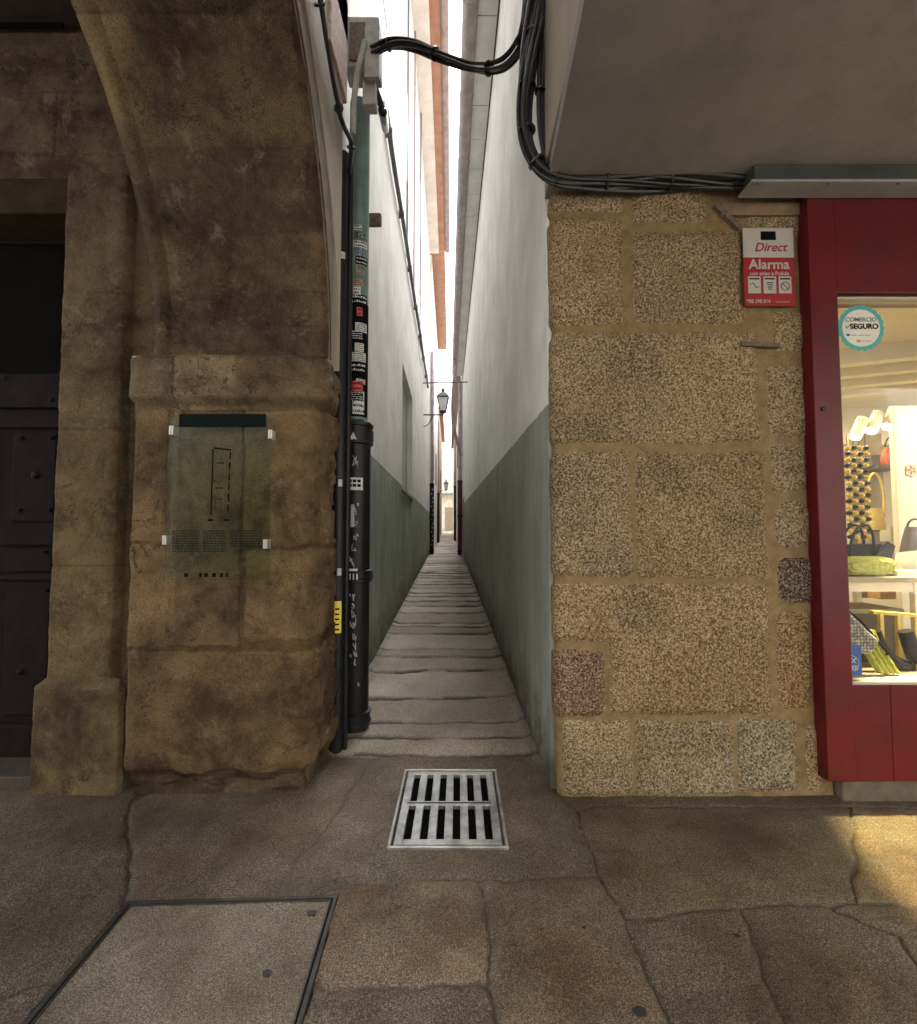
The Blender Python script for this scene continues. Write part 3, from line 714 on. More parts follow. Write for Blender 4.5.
for a in range(5):
    cc = Vector(atY(912, 470, 4.59)); an = a * 2 * PI / 5
    fl_.prism([(cc.x + .035 * math.cos(an) + .03 * math.cos(q), cc.y, cc.z + .035 * math.sin(an) + .03 * math.sin(q)) for q in np.linspace(0, 2 * PI, 10, endpoint=False)], (0, .006, 0))
mk('wall_flower', fl_, M['pinkk'], sh)
mk('platform', MB().box(2.3, 4.3, 3.0, 4.1, .1, wz0 - .03), M['taupe'], sh)
# spotlights
def spot_(px, py, Y, label, first=None):
    p = Vector(atY(px, py, Y))
    if first is None:
        t = thing('track_spotlight', label, 'spotlight', tuple(p), group='lit spotlights on the shop ceiling')
        R = Matrix.Rotation(math.radians(128), 3, 'X') @ Matrix.Identity(3)
        R = Matrix.Rotation(math.radians(35), 3, 'Y') @ Matrix.Rotation(math.radians(165), 3, 'X')
        mk('housing', MB().lathe([(.045, -.12), (.05, -.1), (.05, .12), (.046, .121)], p, 20, R), M['shopw'], t, smooth=True)
        mk('lit_lens', MB().lathe([(.043, .1215), (.043, .126)], p, 20, R), M['lampon'], t)
        mk('stem', MB().tube([p, p + Vector((0, 0, .12))], .01, 8), M['shopw'], t)
        return t
    o = first.copy(); C.objects.link(o); o.location = p; o['label'] = label
    for ch in list(first.children):
        c = ch.copy(); C.objects.link(c); c.parent = o
    return o
sp0 = spot_(859, 428, 4.7, 'leftmost white spotlight under the shop ceiling')
spot_(875, 422, 4.7, 'middle white spotlight under the shop ceiling', sp0)
spot_(891, 418, 4.7, 'white spotlight under the shop ceiling nearest the column', sp0)
# necklaces column : hanging bead strings
for i, (px, lab) in enumerate(((847, 'leftmost string of yellow and black beads hanging in the shop'), (853, 'second string of cream and black beads from the left in the shop'), (859, 'third string of beads from the left in the shop'), (865, 'string of beads hanging right beside the shop shelf'))):
    x, y, z1 = atY(px, 445, 4.4); z0 = atY(px, 540, 4.4)[2]
    t = thing('bead_string', lab, 'beads', (x, 4.4, z0), group='bead strings hanging in the shop')
    b1 = MB(); b2 = MB(); nb = 16
    for k in range(nb):
        z = z0 + (z1 - z0) * (k + .5) / nb; tgt = b1 if (k + i) % 2 else b2
        tgt.lathe([(.004, -.022), (.024, -.012), (.027, 0), (.024, .012), (.004, .022)], (x + .006 * math.sin(k), 4.4, z), 10)
    mks('bright_bead', b1, M['yel'], t, smooth=True); mks('dark_bead', b2, M['leather'], t, smooth=True)
    mk('cord', MB().tube([(x, 4.4, z0), (x, 4.4, z1 + .1)], .003, 5), M['leather'], t)
# shelf unit
t = thing('shelf_unit', 'dark wall shelves beside the column in the shop', 'shelves', atY(882, 540, 4.9))
sm = MB()
for py in (468, 545):
    a = atY(866, py, 4.9); b_ = atY(899, py, 4.9); sm.box(a[0], b_[0], 4.75, 5.05, a[2] - .02, a[2] + .012)
mks('shelf', sm, M['shelf'], t, bevel=.003)
a = atY(868, 600, 4.9); b_ = atY(895, 430, 4.9); mk('back_panel', MB().box(a[0], b_[0], 5.06, 5.09, a[2], b_[2]), M['taupe'], t)
for k, (px, py, w_, h_, m_) in enumerate(((871, 545, .10, .12, 'taupe'), (893, 543, .12, .14, 'paper'), (872, 468, .09, .10, 'shelf'), (884, 600, .16, .12, 'gold'), (895, 625, .14, .10, 'shelf'))):
    q = atY(px, py, 4.85); t = thing('stock_box', ('small taupe box at the left of the lower shop shelf', 'pale upright box at the right of the lower shop shelf', 'dark box at the left of the upper shop shelf', 'golden box behind the table legs', 'dark low box behind the slatted stool')[k], 'box', tuple(q), group='boxes stocked in the shop')
    mk('box_body', MB().box(q[0] - w_ / 2, q[0] + w_ / 2, 4.8, 4.95, q[2] + .013, q[2] + .013 + h_), M[m_], t, bevel=.004)
    mk('lid', MB().box(q[0] - w_ / 2 - .004, q[0] + w_ / 2 + .004, 4.796, 4.954, q[2] + .0135 + h_, q[2] + .03 + h_), M['paper' if k % 2 else 'brownsh'], t, bevel=.003)
# yellow bag on the upper->lower shelf, red woven bag
p = Vector(atY(891, 467, 4.85))
t = thing('handbag', 'red woven bag on the upper shelf in the shop', 'bag', tuple(p), group='bags displayed in the shop')
def bagbody(w, h, d, p, taper=.8, n=10, m=8, bulge=.15):
    mb = MB(); vs = []; fs = []
    for j in range(m + 1):
        tz = j / m; ww = w * (1 - (1 - taper) * tz) * (1 + bulge * math.sin(PI * tz)); dd = d * (1 - .6 * tz) * (1 + bulge * math.sin(PI * tz))
        if j == 0: ww *= .93; dd *= .85
        for k in range(4 * n):
            a = 2 * PI * k / (4 * n); ca, sa = math.cos(a), math.sin(a)
            e = .45; x = ww / 2 * math.copysign(abs(ca) ** e, ca); y = dd / 2 * math.copysign(abs(sa) ** e, sa)
            vs.append((p[0] + x, p[1] + y, p[2] + h * tz))
    q = 4 * n
    for j in range(m):
        for k in range(q): fs.append((j * q + k, j * q + (k + 1) % q, (j + 1) * q + (k + 1) % q, (j + 1) * q + k))
    fs += [tuple(range(q))[::-1], tuple(m * q + k for k in range(q))]
    return mb.add(vs, fs)
mk('bag_body', bagbody(.16, .2, .1, p, .7), M['redwov'], t, smooth=True)
mk('handle', MB().tube([(p.x + .05 * math.cos(a), p.y, p.z + .2 + .1 * math.sin(a)) for a in np.linspace(0, PI, 12)], .008, 6), M['leather'], t)
p = Vector(atY(877, 535, 4.8))
t = thing('handbag', 'yellow cloth bag with a long hoop strap hanging at the shop shelf', 'bag', tuple(p), group='bags displayed in the shop')
mk('bag_body', bagbody(.16, .22, .07, p + Vector((0, 0, .05)), .6), M['yel'], t, smooth=True)
mk('strap', MB().tube([(p.x + .085 * math.cos(a), p.y, p.z + .36 + .26 * math.sin(a)) for a in np.linspace(-.6, PI + .6, 20)], .012, 6), M['yel'], t)
# display table
TY0, TY1 = 3.18, 3.75
tz = atY(880, 577, TY0)[2]
t = thing('display_table', 'taupe display table with cream legs behind the shop window', 'table', (3.0, 3.4, wz0))
mk('table_top', MB().box(2.36, 4.2, TY0, TY1, tz - .035, tz), M['taupe'], t, bevel=.004)
mk('apron', MB().box(2.5, 4.1, TY0 + .04, TY0 + .06, tz - .1, tz - .036), M['shopw'], t)
for lx in (2.55, 3.05, 4.1):
    for ly in (TY0 + .05, TY1 - .05): mk('leg', MB().box(lx - .02, lx + .02, ly - .02, ly + .02, wz0 - .03, tz - .036), M['shopw'], t)
# black handbag
p = Vector((atY(868, 547, 3.42)[0], 3.42, tz))
t = thing('handbag', 'large black leather handbag with two arched handles in the shop window', 'bag', tuple(p), group='bags displayed in the shop')
zb = tz + .10
mk('bag_body', bagbody(.40, .21, .16, (p.x, 3.5, tz), .95, bulge=.12), M['leather'], t, smooth=True)
for yy, ph in ((3.44, 0), (3.56, .03)):
    mk('handle', MB().tube([(p.x - .03 + ph + .085 * math.cos(a), yy - .03 * math.sin(a), tz + .14 + .21 * max(0, math.sin(a)) ** .8) for a in np.linspace(0, PI, 18)], .009, 8), M['leather'], t, smooth=True)
mk('flap', MB().prism([(p.x + .03, 3.40, tz + .12), (p.x + .12, 3.39, tz + .235), (p.x + .19, 3.41, tz + .2), (p.x + .14, 3.405, tz + .06)], (0, .02, 0)), M['leather'], t, bevel=.006)
# lime plush clutch
p = Vector((atY(866, 560, 3.28)[0], 3.28, tz + .065))
t = thing('handbag', 'lime green fluffy clutch in front of the black handbag', 'bag', (p.x, p.y, tz), group='bags displayed in the shop')
nn, mm = 48, 28; vs = []; fs = []
rg = random.Random(3)
for j in range(mm + 1):
    ph = -PI / 2 + PI * j / mm
    for k in range(nn):
        a = 2 * PI * k / nn; r = 1 + rg.uniform(-.06, .06)
        ca, sa, cp, sp = math.cos(a), math.sin(a), math.cos(ph), math.sin(ph)
        pw_ = lambda q: math.copysign(abs(q) ** .6, q)
        vs.append((p.x + .165 * pw_(ca) * abs(cp) ** .6 * r, p.y + .07 * pw_(sa) * abs(cp) ** .6 * r, p.z + .065 * pw_(sp) * r))
for j in range(mm):
    for k in range(nn): fs.append((j * nn + k, j * nn + (k + 1) % nn, (j + 1) * nn + (k + 1) % nn, (j + 1) * nn + k))
mk('bag_body', (vs, fs), M['lime'], t, smooth=True)
# white display boxes with sandals
p = Vector((atY(905, 566, 3.25)[0], 3.25, tz))
t = thing('display_box', 'low cream display tray on the table beside the fluffy clutch', 'tray', tuple(p))
mk('tray', MB().box(p.x - .09, p.x + .3, 3.21, 3.33, tz, tz + .04), M['shopw'], t, bevel=.004)
mk('strap', MB().tube([(p.x - .1 + .07 * k / 8, 3.24, tz + .045 + .05 * math.sin(PI * k / 8)) for k in range(9)], .008, 6), M['yel'], t)
p = Vector((atY(905, 556, 3.4)[0], 3.4, tz))
t = thing('price_card', 'cream folded card standing behind the tray on the display table', 'card', tuple(p))
mk('card', MB().prism([(p.x - .05, 3.45, tz), (p.x + .4, 3.45, tz), (p.x + .4, 3.45, tz + .19), (p.x - .02, 3.45, tz + .15)], (0, .01, 0)), M['shopw'], t)
p = Vector((atY(912, 545, 3.7)[0], 3.7, tz + .12))
t = thing('handbag', 'dark brown bag at the back of the display table by the column', 'bag', (p.x, p.y, tz), group='bags displayed in the shop')
mk('bag_body', bagbody(.22, .34, .12, (p.x + .03, p.y, tz), .6), M['brownsh'], t, smooth=True)
mk('handle', MB().tube([(p.x + .03 + .06 * math.cos(a), p.y, tz + .33 + .07 * math.sin(a)) for a in np.linspace(0, PI, 12)], .008, 6), M['leather'], t)
# cream low stool / rails
t = thing('display_stool', 'cream slatted stool under the display table', 'stool', (2.9, 3.12, wz0))
sz = atY(880, 612, 3.1)[2]; xa = atY(871, 612, 3.1)[0]
mk('seat', MB().hexa([(xa, 3.08, sz - .01), (xa + .5, 3.1, sz - .05), (xa + .5, 3.14, sz - .05), (xa, 3.12, sz - .01), (xa, 3.08, sz + .01), (xa + .5, 3.1, sz - .03), (xa + .5, 3.14, sz - .03), (xa, 3.12, sz + .01)]), M['yel'], t)
for k in range(4):
    lx = xa + .05 + .11 * k; mk('leg', MB().box(lx, lx + .022, 3.09, 3.115, wz0 - .03, sz - .012 - .01 * k), M['yel'], t)
# patterned bag + scarf hanging
p = Vector(atY(858, 640, 3.0))
t = thing('handbag', 'woven patterned bag leaning at the bottom left of the shop window', 'bag', (p.x, 3.0, wz0), group='bags displayed in the shop')
mk('bag_body', MB().prism([(wx0 + .02, 2.885, wz0 + .40), (wx0 + .05, 2.885, wz0 + .43), (wx0 + .20, 2.885, wz0 + .27), (wx0 + .28, 2.885, wz0 + .2), (wx0 + .22, 2.885, wz0 + .12), (wx0 + .07, 2.885, wz0 + .14), (wx0 + .02, 2.885, wz0 + .25)], (0, .06, 0)), M['weave'], t, bevel=.02, seg=3)
mk('strap', MB().tube([(wx0 + .02, 2.99, wz0 + .41), (wx0 + .1, 2.93, wz0 + .39), (wx0 + .2, 2.93, wz0 + .31), (wx0 + .31, 2.885, wz0 + .14), (wx0 + .37, 2.96, wz0 + .02)], .008, 6), M['leather'], t, smooth=True)
t = thing('scarf', 'lime and cream scarf hanging to the sill in the bottom of the shop window', 'scarf', (wx0 + .2, 2.93, wz0))
us_ = np.linspace(0, 1, 40); vs_ = np.linspace(0, 1, 30); Ua, Va = np.meshgrid(us_, vs_, indexing='ij')
xx = wx0 + .21 + .13 * Ua - .07 * Va + .05 * (1 - Va); zz = wz0 + .01 + .25 * Va; yy = 2.90 + .018 * np.sin(Ua * 26 + Va * 3) + .03 * Va
Vv = np.stack([xx, yy, zz], -1).reshape(-1, 3).tolist(); Ff = [(i * 30 + j, (i + 1) * 30 + j, (i + 1) * 30 + j + 1, i * 30 + j + 1) for i in range(39) for j in range(29)]
o = mk('cloth', (Vv, Ff), M['lime'], t, smooth=True); so = o.modifiers.new('Solid', 'SOLIDIFY'); so.thickness = .004
t = thing('ankle_boot', 'black strapped ankle boots lying at the bottom right of the shop window', 'boots', (wx0 + .4, 3.0, wz0))
for k, dx_ in enumerate((0, .2)):
    bx = wx0 + .33 + dx_
    mk('boot', MB().tube([(bx, 3.0, wz0 + .24), (bx + .02, 3.0, wz0 + .17), (bx + .05, 3.0, wz0 + .09), (bx + .12, 2.98, wz0 + .045), (bx + .18, 2.97, wz0 + .03)], [.04, .042, .05, .042, .028], 14), M['leather'], t, smooth=True)
    mk('heel', MB().tube([(bx + .03, 3.0, wz0 + .06), (bx + .03, 3.0, wz0)], .018, 8), M['leather'], t)
t = thing('storage_crate', 'dark crate standing under the display table', 'crate', (3.0, 3.45, wz0))
mk('crate', MB().box(2.62, 3.0, 3.3, 3.6, wz0 - .03, wz0 + .3), M['shelf'], t, bevel=.005); mk('lid', MB().box(2.6, 3.02, 3.28, 3.62, wz0 + .301, wz0 + .33), M['taupe'], t)

# ================================================================== RIGHT BUILDING (upper floor, ceiling, alley wall, eaves)
EZ = 7.9
rb = thing('plaster_building', 'white rendered house with grey green dado forming the right side of the alley', 'building', (2, 8, 0))
XO = .515
w = MB()
w.hexa([(XR(2.93), 2.93, -.05), (XR(2.93) + .4, 2.93, -.05), (XR(19) + .4, 19, -.05), (XR(19), 19, -.05), (XR(2.93), 2.93, EZ), (XR(2.93) + .4, 2.93, EZ), (XR(19) + .4, 19, EZ), (XR(19), 19, EZ)])
mk('alley_wall', w, M['rwall'], rb)
mk('upper_storey', MB().box(XO, 7.6, -1.2, 2.9, 3.71, EZ - .01), M['cream'], rb, bevel=.01)
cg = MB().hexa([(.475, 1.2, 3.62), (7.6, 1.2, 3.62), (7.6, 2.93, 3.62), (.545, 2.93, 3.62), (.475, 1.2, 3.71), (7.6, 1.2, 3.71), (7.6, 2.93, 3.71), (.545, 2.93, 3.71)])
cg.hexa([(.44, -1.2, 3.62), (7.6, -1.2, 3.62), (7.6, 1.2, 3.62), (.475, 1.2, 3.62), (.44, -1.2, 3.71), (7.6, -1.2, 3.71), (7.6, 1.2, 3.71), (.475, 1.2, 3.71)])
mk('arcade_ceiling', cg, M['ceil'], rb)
sfm = MB()
def segm(mb, y0, y1, o0, o1, z0, z1, XF=XR, dz0=0, dz1=0):
    mb.hexa([(XF(y0) + o0, y0, z0 + dz0), (XF(y0) + o1, y0, z0 + dz0), (XF(y1) + o1, y1, z0 + dz1), (XF(y1) + o0, y1, z0 + dz1), (XF(y0) + o0, y0, z1 + dz0), (XF(y0) + o1, y0, z1 + dz0), (XF(y1) + o1, y1, z1 + dz1), (XF(y1) + o0, y1, z1 + dz1)])
y = -1.2
while y < 19:
    L = .62; segm(sfm, y, min(y + L - .012, 19), -.25, .1, EZ + .002, EZ + .06); y += L
mk('eave_soffit', sfm, M['white'], rb, bevel=.004)
# roof
mk('roof', MB().hexa([(XR(-1.2) - .3, -1.2, EZ + .065), (4, -1.2, EZ + 1.6), (4, 19, EZ + 1.6), (XR(19) - .3, 19, EZ + .065), (XR(-1.2) - .3, -1.2, EZ + .12), (4, -1.2, EZ + 1.7), (4, 19, EZ + 1.7), (XR(19) - .3, 19, EZ + .12)]), M['tile'], rb)
gt = MB(); gpts = [(XR(yy) - .345, yy, EZ - .0) for yy in np.arange(-1.2, 19.01, .5)]
gt.tube(gpts, .10, 18)
for yy in np.arange(.4, 19, 1.25): gt.tube([(XR(yy) - .345, yy, EZ), (XR(yy) - .345, yy + .03, EZ)], .106, 18)
mk('gutter', gt, M['zinc'], rb, smooth=True)
# shop side wall block behind pier (keeps the shop dark to the alley)
mk('party_wall', MB().box(.97, 2.05, 3.42, 7.0, 0, EZ - .1), M['shopw'], rb)
wr = MB(); wr.tube([(XR(yy) - .012, yy, EZ - .14 - .012 * math.sin(yy * 2.1)) for yy in np.arange(2.9, 19, .4)], .011, 6)
t = thing('thin_cable', 'thin black wire running just under the eave of the right wall', 'cable', (XR(3), 3, EZ - .14))
mk('wire', wr, M['cable'], t)

# ================================================================== LEFT SIDE
LX0, LX1, AX1_ = -1.95, -.825, -.775
lp = thing('stone_pier', 'left hand weathered brown stone pier carrying the arch, with the glass plaque', 'pier', (-1.36, PY + .2, 0))
lc = (.155, .105, .060); lc2 = (.17, .118, .068)
def Lr(x0, x1, y0, y1, r=.02): return pxr(x0, x1, y0, y1, r)
LS = [(Lr(60, 168, 300, 543), lc), (Lr(172, 240, 300, 646, .01), (.145, .10, .06)), (Lr(245, 420, 300, 545, .03), lc2), (Lr(60, 168, 546, 648), lc2), (Lr(245, 420, 549, 640, .05), lc2),
      (Lr(60, 420, 652, 774, .03), lc), (Lr(60, 420, 779, 830, .03), (.12, .088, .055))]
pts = [(LX0, 3.12), (LX0, PY + .02), (LX0 + .02, PY), (LX1 - .12, PY)] + corner(LX1 - .12, PY + .12, .12, -88, 0, 10) + [(LX1, 3.35)]
P_, N_, Lp = pathfun(pts)
uo = (3.12 - PY - .02) + .0283 - (LX0 + .02)
us = np.arange(0, Lp, .0095); vs = np.arange(-.03, 2.30, .0095)
def postL(A, B, h, tint, mask):
    # eroded footing and flaking right-hand corner
    foot = sst(.19, .05, B + fbm(A * 6, B * 3, 91) * .08)
    h = h - foot * (.03 + .15 * np.maximum(0, fbm(A * 5, B * 16, 92, 4) + .12))
    cr = sst(-1.12, -.75, A)
    fl = np.floor((fbm(A * 3 + 9, B * 4, 95, 5) + .5) * 7) / 7
    h = h - cr * (fl * .11 - .02)
    h = h + fbm(A * 3, B * 3, 97, 3) * .03
    rec = (sst(.0, .012, -sd_rect(A, B, Lr(178, 243, 412, 645, .01)))); h = h - rec * .012
    tint = tint * (1 - .3 * foot[..., None])
    return h, tint, mask
core = MB().box(LX0 + .05, LX1 - .08, PY + .13, 3.4, -.03, 2.6)
relief('pier_blocks', P_, N_, us, vs, LS, M['old'], lp, amp=.005, warp=.035, joint=(.0, -.006), rough=.014, extra=core, seed=31, uvw=lambda U, V_: (U - uo, V_), post=postL)
# impost : swept profile along the same path with flaking
ppts = [(-1.90, 3.12), (-1.90, PY)] + [(-1.88, PY - .005), (LX1 - .07, PY - .005)] + corner(LX1 - .07, PY + .065, .07, -88, 0, 10) + [(LX1, 3.2)]
P_, N_, Lp = pathfun(ppts)
us = np.arange(0, Lp, .01); vs = np.arange(2.25, 2.575, .0095)
def prof(B): return sst(2.25, 2.33, B) * .065 - sst(2.545, 2.572, B) * .03
def postI(A, B, h, tint, mask):
    fl = np.floor((fbm(A * 4 + 3, B * 5, 105, 5) + .5) * 6) / 6; cr = sst(1.1, 1.45, A)
    h = h + prof(B) - cr * (fl * .13 - .02)
    return h, tint, mask
IS = [((-.5, .50, 2.2, 2.7, .01), (.13, .10, .07)), ((.505, .86, 2.2, 2.7, .01), (.21, .165, .115)), ((.865, 4, 2.2, 2.7, .01), (.15, .11, .07))]
relief('impost', P_, N_, us, vs, IS, M['old'], lp, amp=.005, warp=.01, joint=(.002, -.006), rough=.012, seed=41, post=postI)
mk('impost_top', MB().box(LX0, LX1 - .05, PY - .03, 3.3, 2.56, 2.572), M['pink'], lp)
# arch : soffit, sides
AR, ACY, ACZ = 1.92, .93, 2.575
AX0, AX1 = -1.86, AX1_
th = np.arange(0, PI, .0065); xs_ = np.arange(AX0, AX1 + .001, .012)
def PA(U, V_): return np.stack([V_, ACY + AR * np.cos(U), ACZ + AR * np.sin(U)], -1)
def NA(U, V_): return np.stack([V_ * 0, -np.cos(U), -np.sin(U)], -1)
AS = []; ang = 0; ki = 0; rg = random.Random(5)
for da in [.20, .165, .215, .27, .24] * 4:
    c_ = rg.choice([(.155, .112, .066), (.175, .128, .076), (.135, .098, .06)])
    AS.append(((AX0 - .3, AX1 + .3, ang * AR + .002, (ang + da) * AR - .002, .006), c_)); ang += da
def postA(A, B, h, tint, mask):
    h = h - sst(AX0 + .055, AX0 + .0, A) * .03 + .012 * np.exp(-((A - AX0 - .075) / .02) ** 2) - .016 * np.exp(-((A - AX0 - .12) / .012) ** 2) - sst(AX1 - .05, AX1, A) * .05
    h = h - .008 * np.exp(-((A + .07 * np.sin(B * 2) - (AX1 - .30)) / .006) ** 2)
    st_ = sst(-.05, .12, fbm(A * 1.6, B * 1.3, 131, 4)); tint = tint * (.55 + .6 * st_[..., None])
    return h, tint, mask
relief('arch_soffit', PA, NA, th, xs_, AS, M['old'], lp, amp=.006, warp=.02, joint=(.003, -.007), rough=.012, seed=51, uvw=lambda U, V_: (V_, U * AR), post=postA, flip=True)
def ringside(x, r0, r1, n=40, t_=.004):
    mb = MB(); vs = []
    for k in range(n + 1):
        a = PI * k / n
        for r in (r0, r1): vs.append((x, ACY + r * math.cos(a), ACZ + r * math.sin(a)))
    return vs, [(2 * k, 2 * k + 1, 2 * k + 3, 2 * k + 2) for k in range(n)]
def archsolid(x0, x1, r, z1, y0, y1, n=48):
    """wall slab X0..X1 with a round opening cut under it"""
    prof_ = [(ACY + r * math.cos(PI * k / n), ACZ + r * math.sin(PI * k / n)) for k in range(n + 1)]
    vs = []; fs = []
    for x in (x0, x1):
        for (yy, zz) in prof_: vs.append((x, yy, zz))
        for (yy, zz) in prof_: vs.append((x, max(y0, min(y1, ACY + (yy - ACY) * 1.3)), z1))
    n1 = n + 1; off = 2 * n1
    for k in range(n):
        fs.append((k, k + 1, n1 + k + 1, n1 + k)); fs.append((off + k, off + n1 + k, off + n1 + k + 1, off + k + 1))
        fs.append((k, off + k, off + k + 1, k + 1)); fs.append((n1 + k, n1 + k + 1, off + n1 + k + 1, off + n1 + k))
    fs += [(0, n1, off + n1, off), (n, off + n, off + n + n1, n1 + n)]
    return MB().add(vs, fs)
so_ = archsolid(AX0 + .01, AX1 - .012, AR + .03, 5.2, -1.3, 3.10)
mk('arch_stones', so_, M['pink'] if False else paint('arch_side_stone', (.16, .13, .10), .8, .35, 9, .012, 20, dirt=(.15, .12, .09)), lp)
# outer pier that carries the other foot of the arch (street side)
mk('outer_pier_widened', MB().box(LX0 - 2.0, LX1, -1.55, -1.0, -.03, 2.58), M['cream'], lp, bevel=.02)  # unseen; widened to keep sky light off the left side
# left building above : cream side wall flush above arch
lb = thing('plaster_building', 'tall white house with pale green window recess forming the left side of the alley', 'building', (-2, 8, 0))
LZ = 13.2
uw = MB(); 
# side wall above arch ring as polygon with arch cut at larger radius
uw2 = archsolid(AX1 - .30, AX1 - .004, AR + .24, 9.0, -1.3, 3.12)
mk('overhang_side', uw2, M['cream'], lb)
mk('overhang_storey', MB().box(-8, AX1 - .31, -1.3, 3.0, 5.25, 9.0), M['cream'], lb)
w = MB()
def lw(y0, y1, z0, z1, th_=.35): segm(w, y0, y1, -th_, 0, z0, z1, XL)
wa, wb, wza, wzb = 8.35, 10.6, 2.33, 4.55
lw(3.33, wa, -.05, 2.5); lw(3.0, wa, 2.501, LZ); lw(wa, wb, -.05, wza); lw(wa, wb, wzb, LZ); lw(wb, 19.4, -.05, LZ)
mk('alley_wall', w, M['lwall'], lb)
wd = MB(); segm(wd, wa, wb, -.2, -.12, wza, wzb, XL); wn = mk('window', wd, M['greensh'], lb)
sl_ = MB(); segm(sl_, wa - .05, wb + .05, -.12, .03, wza - .05, wza + .002, XL); mk('sill', sl_, M['greybox'], wn)
rv = MB(); segm(rv, wa + .002, wa + .03, -.119, -.002, wza + .004, wzb - .002, XL); mk('frame', rv, M['greensh'], wn)
for (ya, yb, za, zb_) in ((5.2, 6.1, 8.2, 10.0), (8.6, 9.5, 8.2, 10.0), (12.5, 13.4, 6.3, 8.0), (12.5, 13.4, 9.5, 11.2)):
    m_ = MB(); segm(m_, ya, yb, .001, .012, za, zb_, XL); wn = mk('window', m_, M['tin'], lb); m_ = MB(); segm(m_, ya + .07, yb - .07, .013, .016, za + .08, zb_ - .08, XL); mk('pane', m_, M['lantg'], wn)
m_ = MB(); segm(m_, -1.3, 19.4, -.3, .36, LZ + .002, LZ + .12, XL); mk('cornice', m_, M['white'], lb)
m_ = MB(); segm(m_, -1.3, 19.4, -.3, .61, LZ + .124, LZ + .2, XL); mk('eave_soffit', m_, M['orange'], lb)
mk('gutter', MB().tube([(XL(-1.3) + .71, -1.3, LZ + .12), (XL(19.4) + .71, 19.4, LZ + .12)], .10, 16), M['zinc'], lb, smooth=True)
mk('roof', MB().hexa([(-2, -1.3, LZ + .205), (-.3, -1.3, LZ + .205), (-.6, 19.4, LZ + .205), (-2, 19.4, LZ + .205), (-6, -1.3, LZ + 1.6), (-5.9, -1.3, LZ + 1.7), (-5.9, 19.4, LZ + 1.7), (-6, 19.4, LZ + 1.6)]), M['tile'], lb)
# pink granite corner stones above
m_ = MB()
for k in range(8): m_.box(AX1 - .25, AX1 + .012, 2.72, 3.15, 4.45 + k * .42, 4.75 + k * .42 + .405)
mks('corner_stone', m_, M['pink'], lb, bevel=.01)

# left bay : wall over the door, surround, door
lw_ = thing('stone_wall', 'dark brown stone wall above the door on the far left', 'wall', (-3.5, 3.1, 3.3))
zl = atY(60, 182, 2.97)[2]; zl2 = atY(60, 215, 2.95)[2]
P_, N_, Lp = pathfun([(-4.6, 2.97), (-1.84, 2.97)])
us = np.arange(0, Lp, .012); vs = np.arange(zl, 4.78, .012)
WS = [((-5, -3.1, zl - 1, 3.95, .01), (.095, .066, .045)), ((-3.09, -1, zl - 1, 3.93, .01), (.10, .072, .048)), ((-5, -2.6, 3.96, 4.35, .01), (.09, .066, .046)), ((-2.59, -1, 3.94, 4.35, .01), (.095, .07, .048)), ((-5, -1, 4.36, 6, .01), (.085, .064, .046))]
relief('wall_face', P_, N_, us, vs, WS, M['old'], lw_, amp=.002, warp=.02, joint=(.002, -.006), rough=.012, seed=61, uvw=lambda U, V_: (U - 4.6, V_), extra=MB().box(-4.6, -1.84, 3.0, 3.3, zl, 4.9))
mk('dark_beam', MB().box(-6, -1.87, -1.2, 2.96, 4.80, 5.0), M['darkwood'], lw_)
mk('slot_dark_sheet', MB().box(-4.6, atY(64, 14, 2.93)[0], 2.925, 2.935, atY(30, 28, 2.93)[2], 4.79), M['black'], lw_)  # black sheet before the wall, painted as the dark of an opening
ds = thing('door_surround', 'light brown stone jamb and lintel around the studded door', 'door surround', (-2.25, 3.0, 0))
JX0 = atY(47, 640, 2.9)[0]; JX1 = -2.07
P_, N_, Lp = pathfun([(JX0, 3.2), (JX0, 2.92), (JX0 + .02, 2.9), (JX1 - .04, 2.9)] + [(JX1 - .015, 2.912), (JX1, 2.95), (JX1 + .01, 2.98), (-1.90, 2.985)])
us = np.arange(0, Lp, .009); vs = np.arange(.6, zl + .01, .01)
JS = [((-9, 9, .3, 1.32, .01), (.135, .10, .055)), ((-9, 9, 1.325, 2.15, .01), (.13, .095, .053)), ((-9, 9, 2.155, 3.0, .01), (.125, .096, .058)), ((-9, 9, 3.005, 5, .01), (.11, .082, .053))]
relief('jamb', P_, N_, us, vs, JS, M['old'], ds, amp=.004, warp=.01, joint=(.002, -.005), rough=.01, seed=71)
P_, N_, Lp = pathfun([(JX0 - .05, 3.2), (JX0 - .05, 2.88), (JX0 - .03, 2.86), (-1.99, 2.86), (-1.97, 2.9)])
vs = np.arange(-.03, .66, .01); us = np.arange(0, Lp, .009)
def postP(A, B, h, tint, mask): return h - sst(.6, .655, B) * .05, tint, mask
relief('plinth', P_, N_, us, vs, [((-9, 9, -1, 2, .01), (.13, .098, .055))], M['old'], ds, amp=.0, warp=.01, rough=.012, seed=81, post=postP)
mk('plinth_core', MB().box(JX0 - .02, -1.99, 2.93, 3.2, -.03, .63), M['rust'], ds)
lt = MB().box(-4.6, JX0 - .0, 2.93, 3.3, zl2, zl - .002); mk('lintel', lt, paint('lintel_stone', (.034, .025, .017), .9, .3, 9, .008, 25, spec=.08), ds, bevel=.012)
mk('threshold', MB().box(-4.6, JX0 - .055, 2.92, 3.3, -.02, .07), paint('threshold_stone', (.05, .038, .03), .8, .3, 9, .008, 25), ds, bevel=.01)
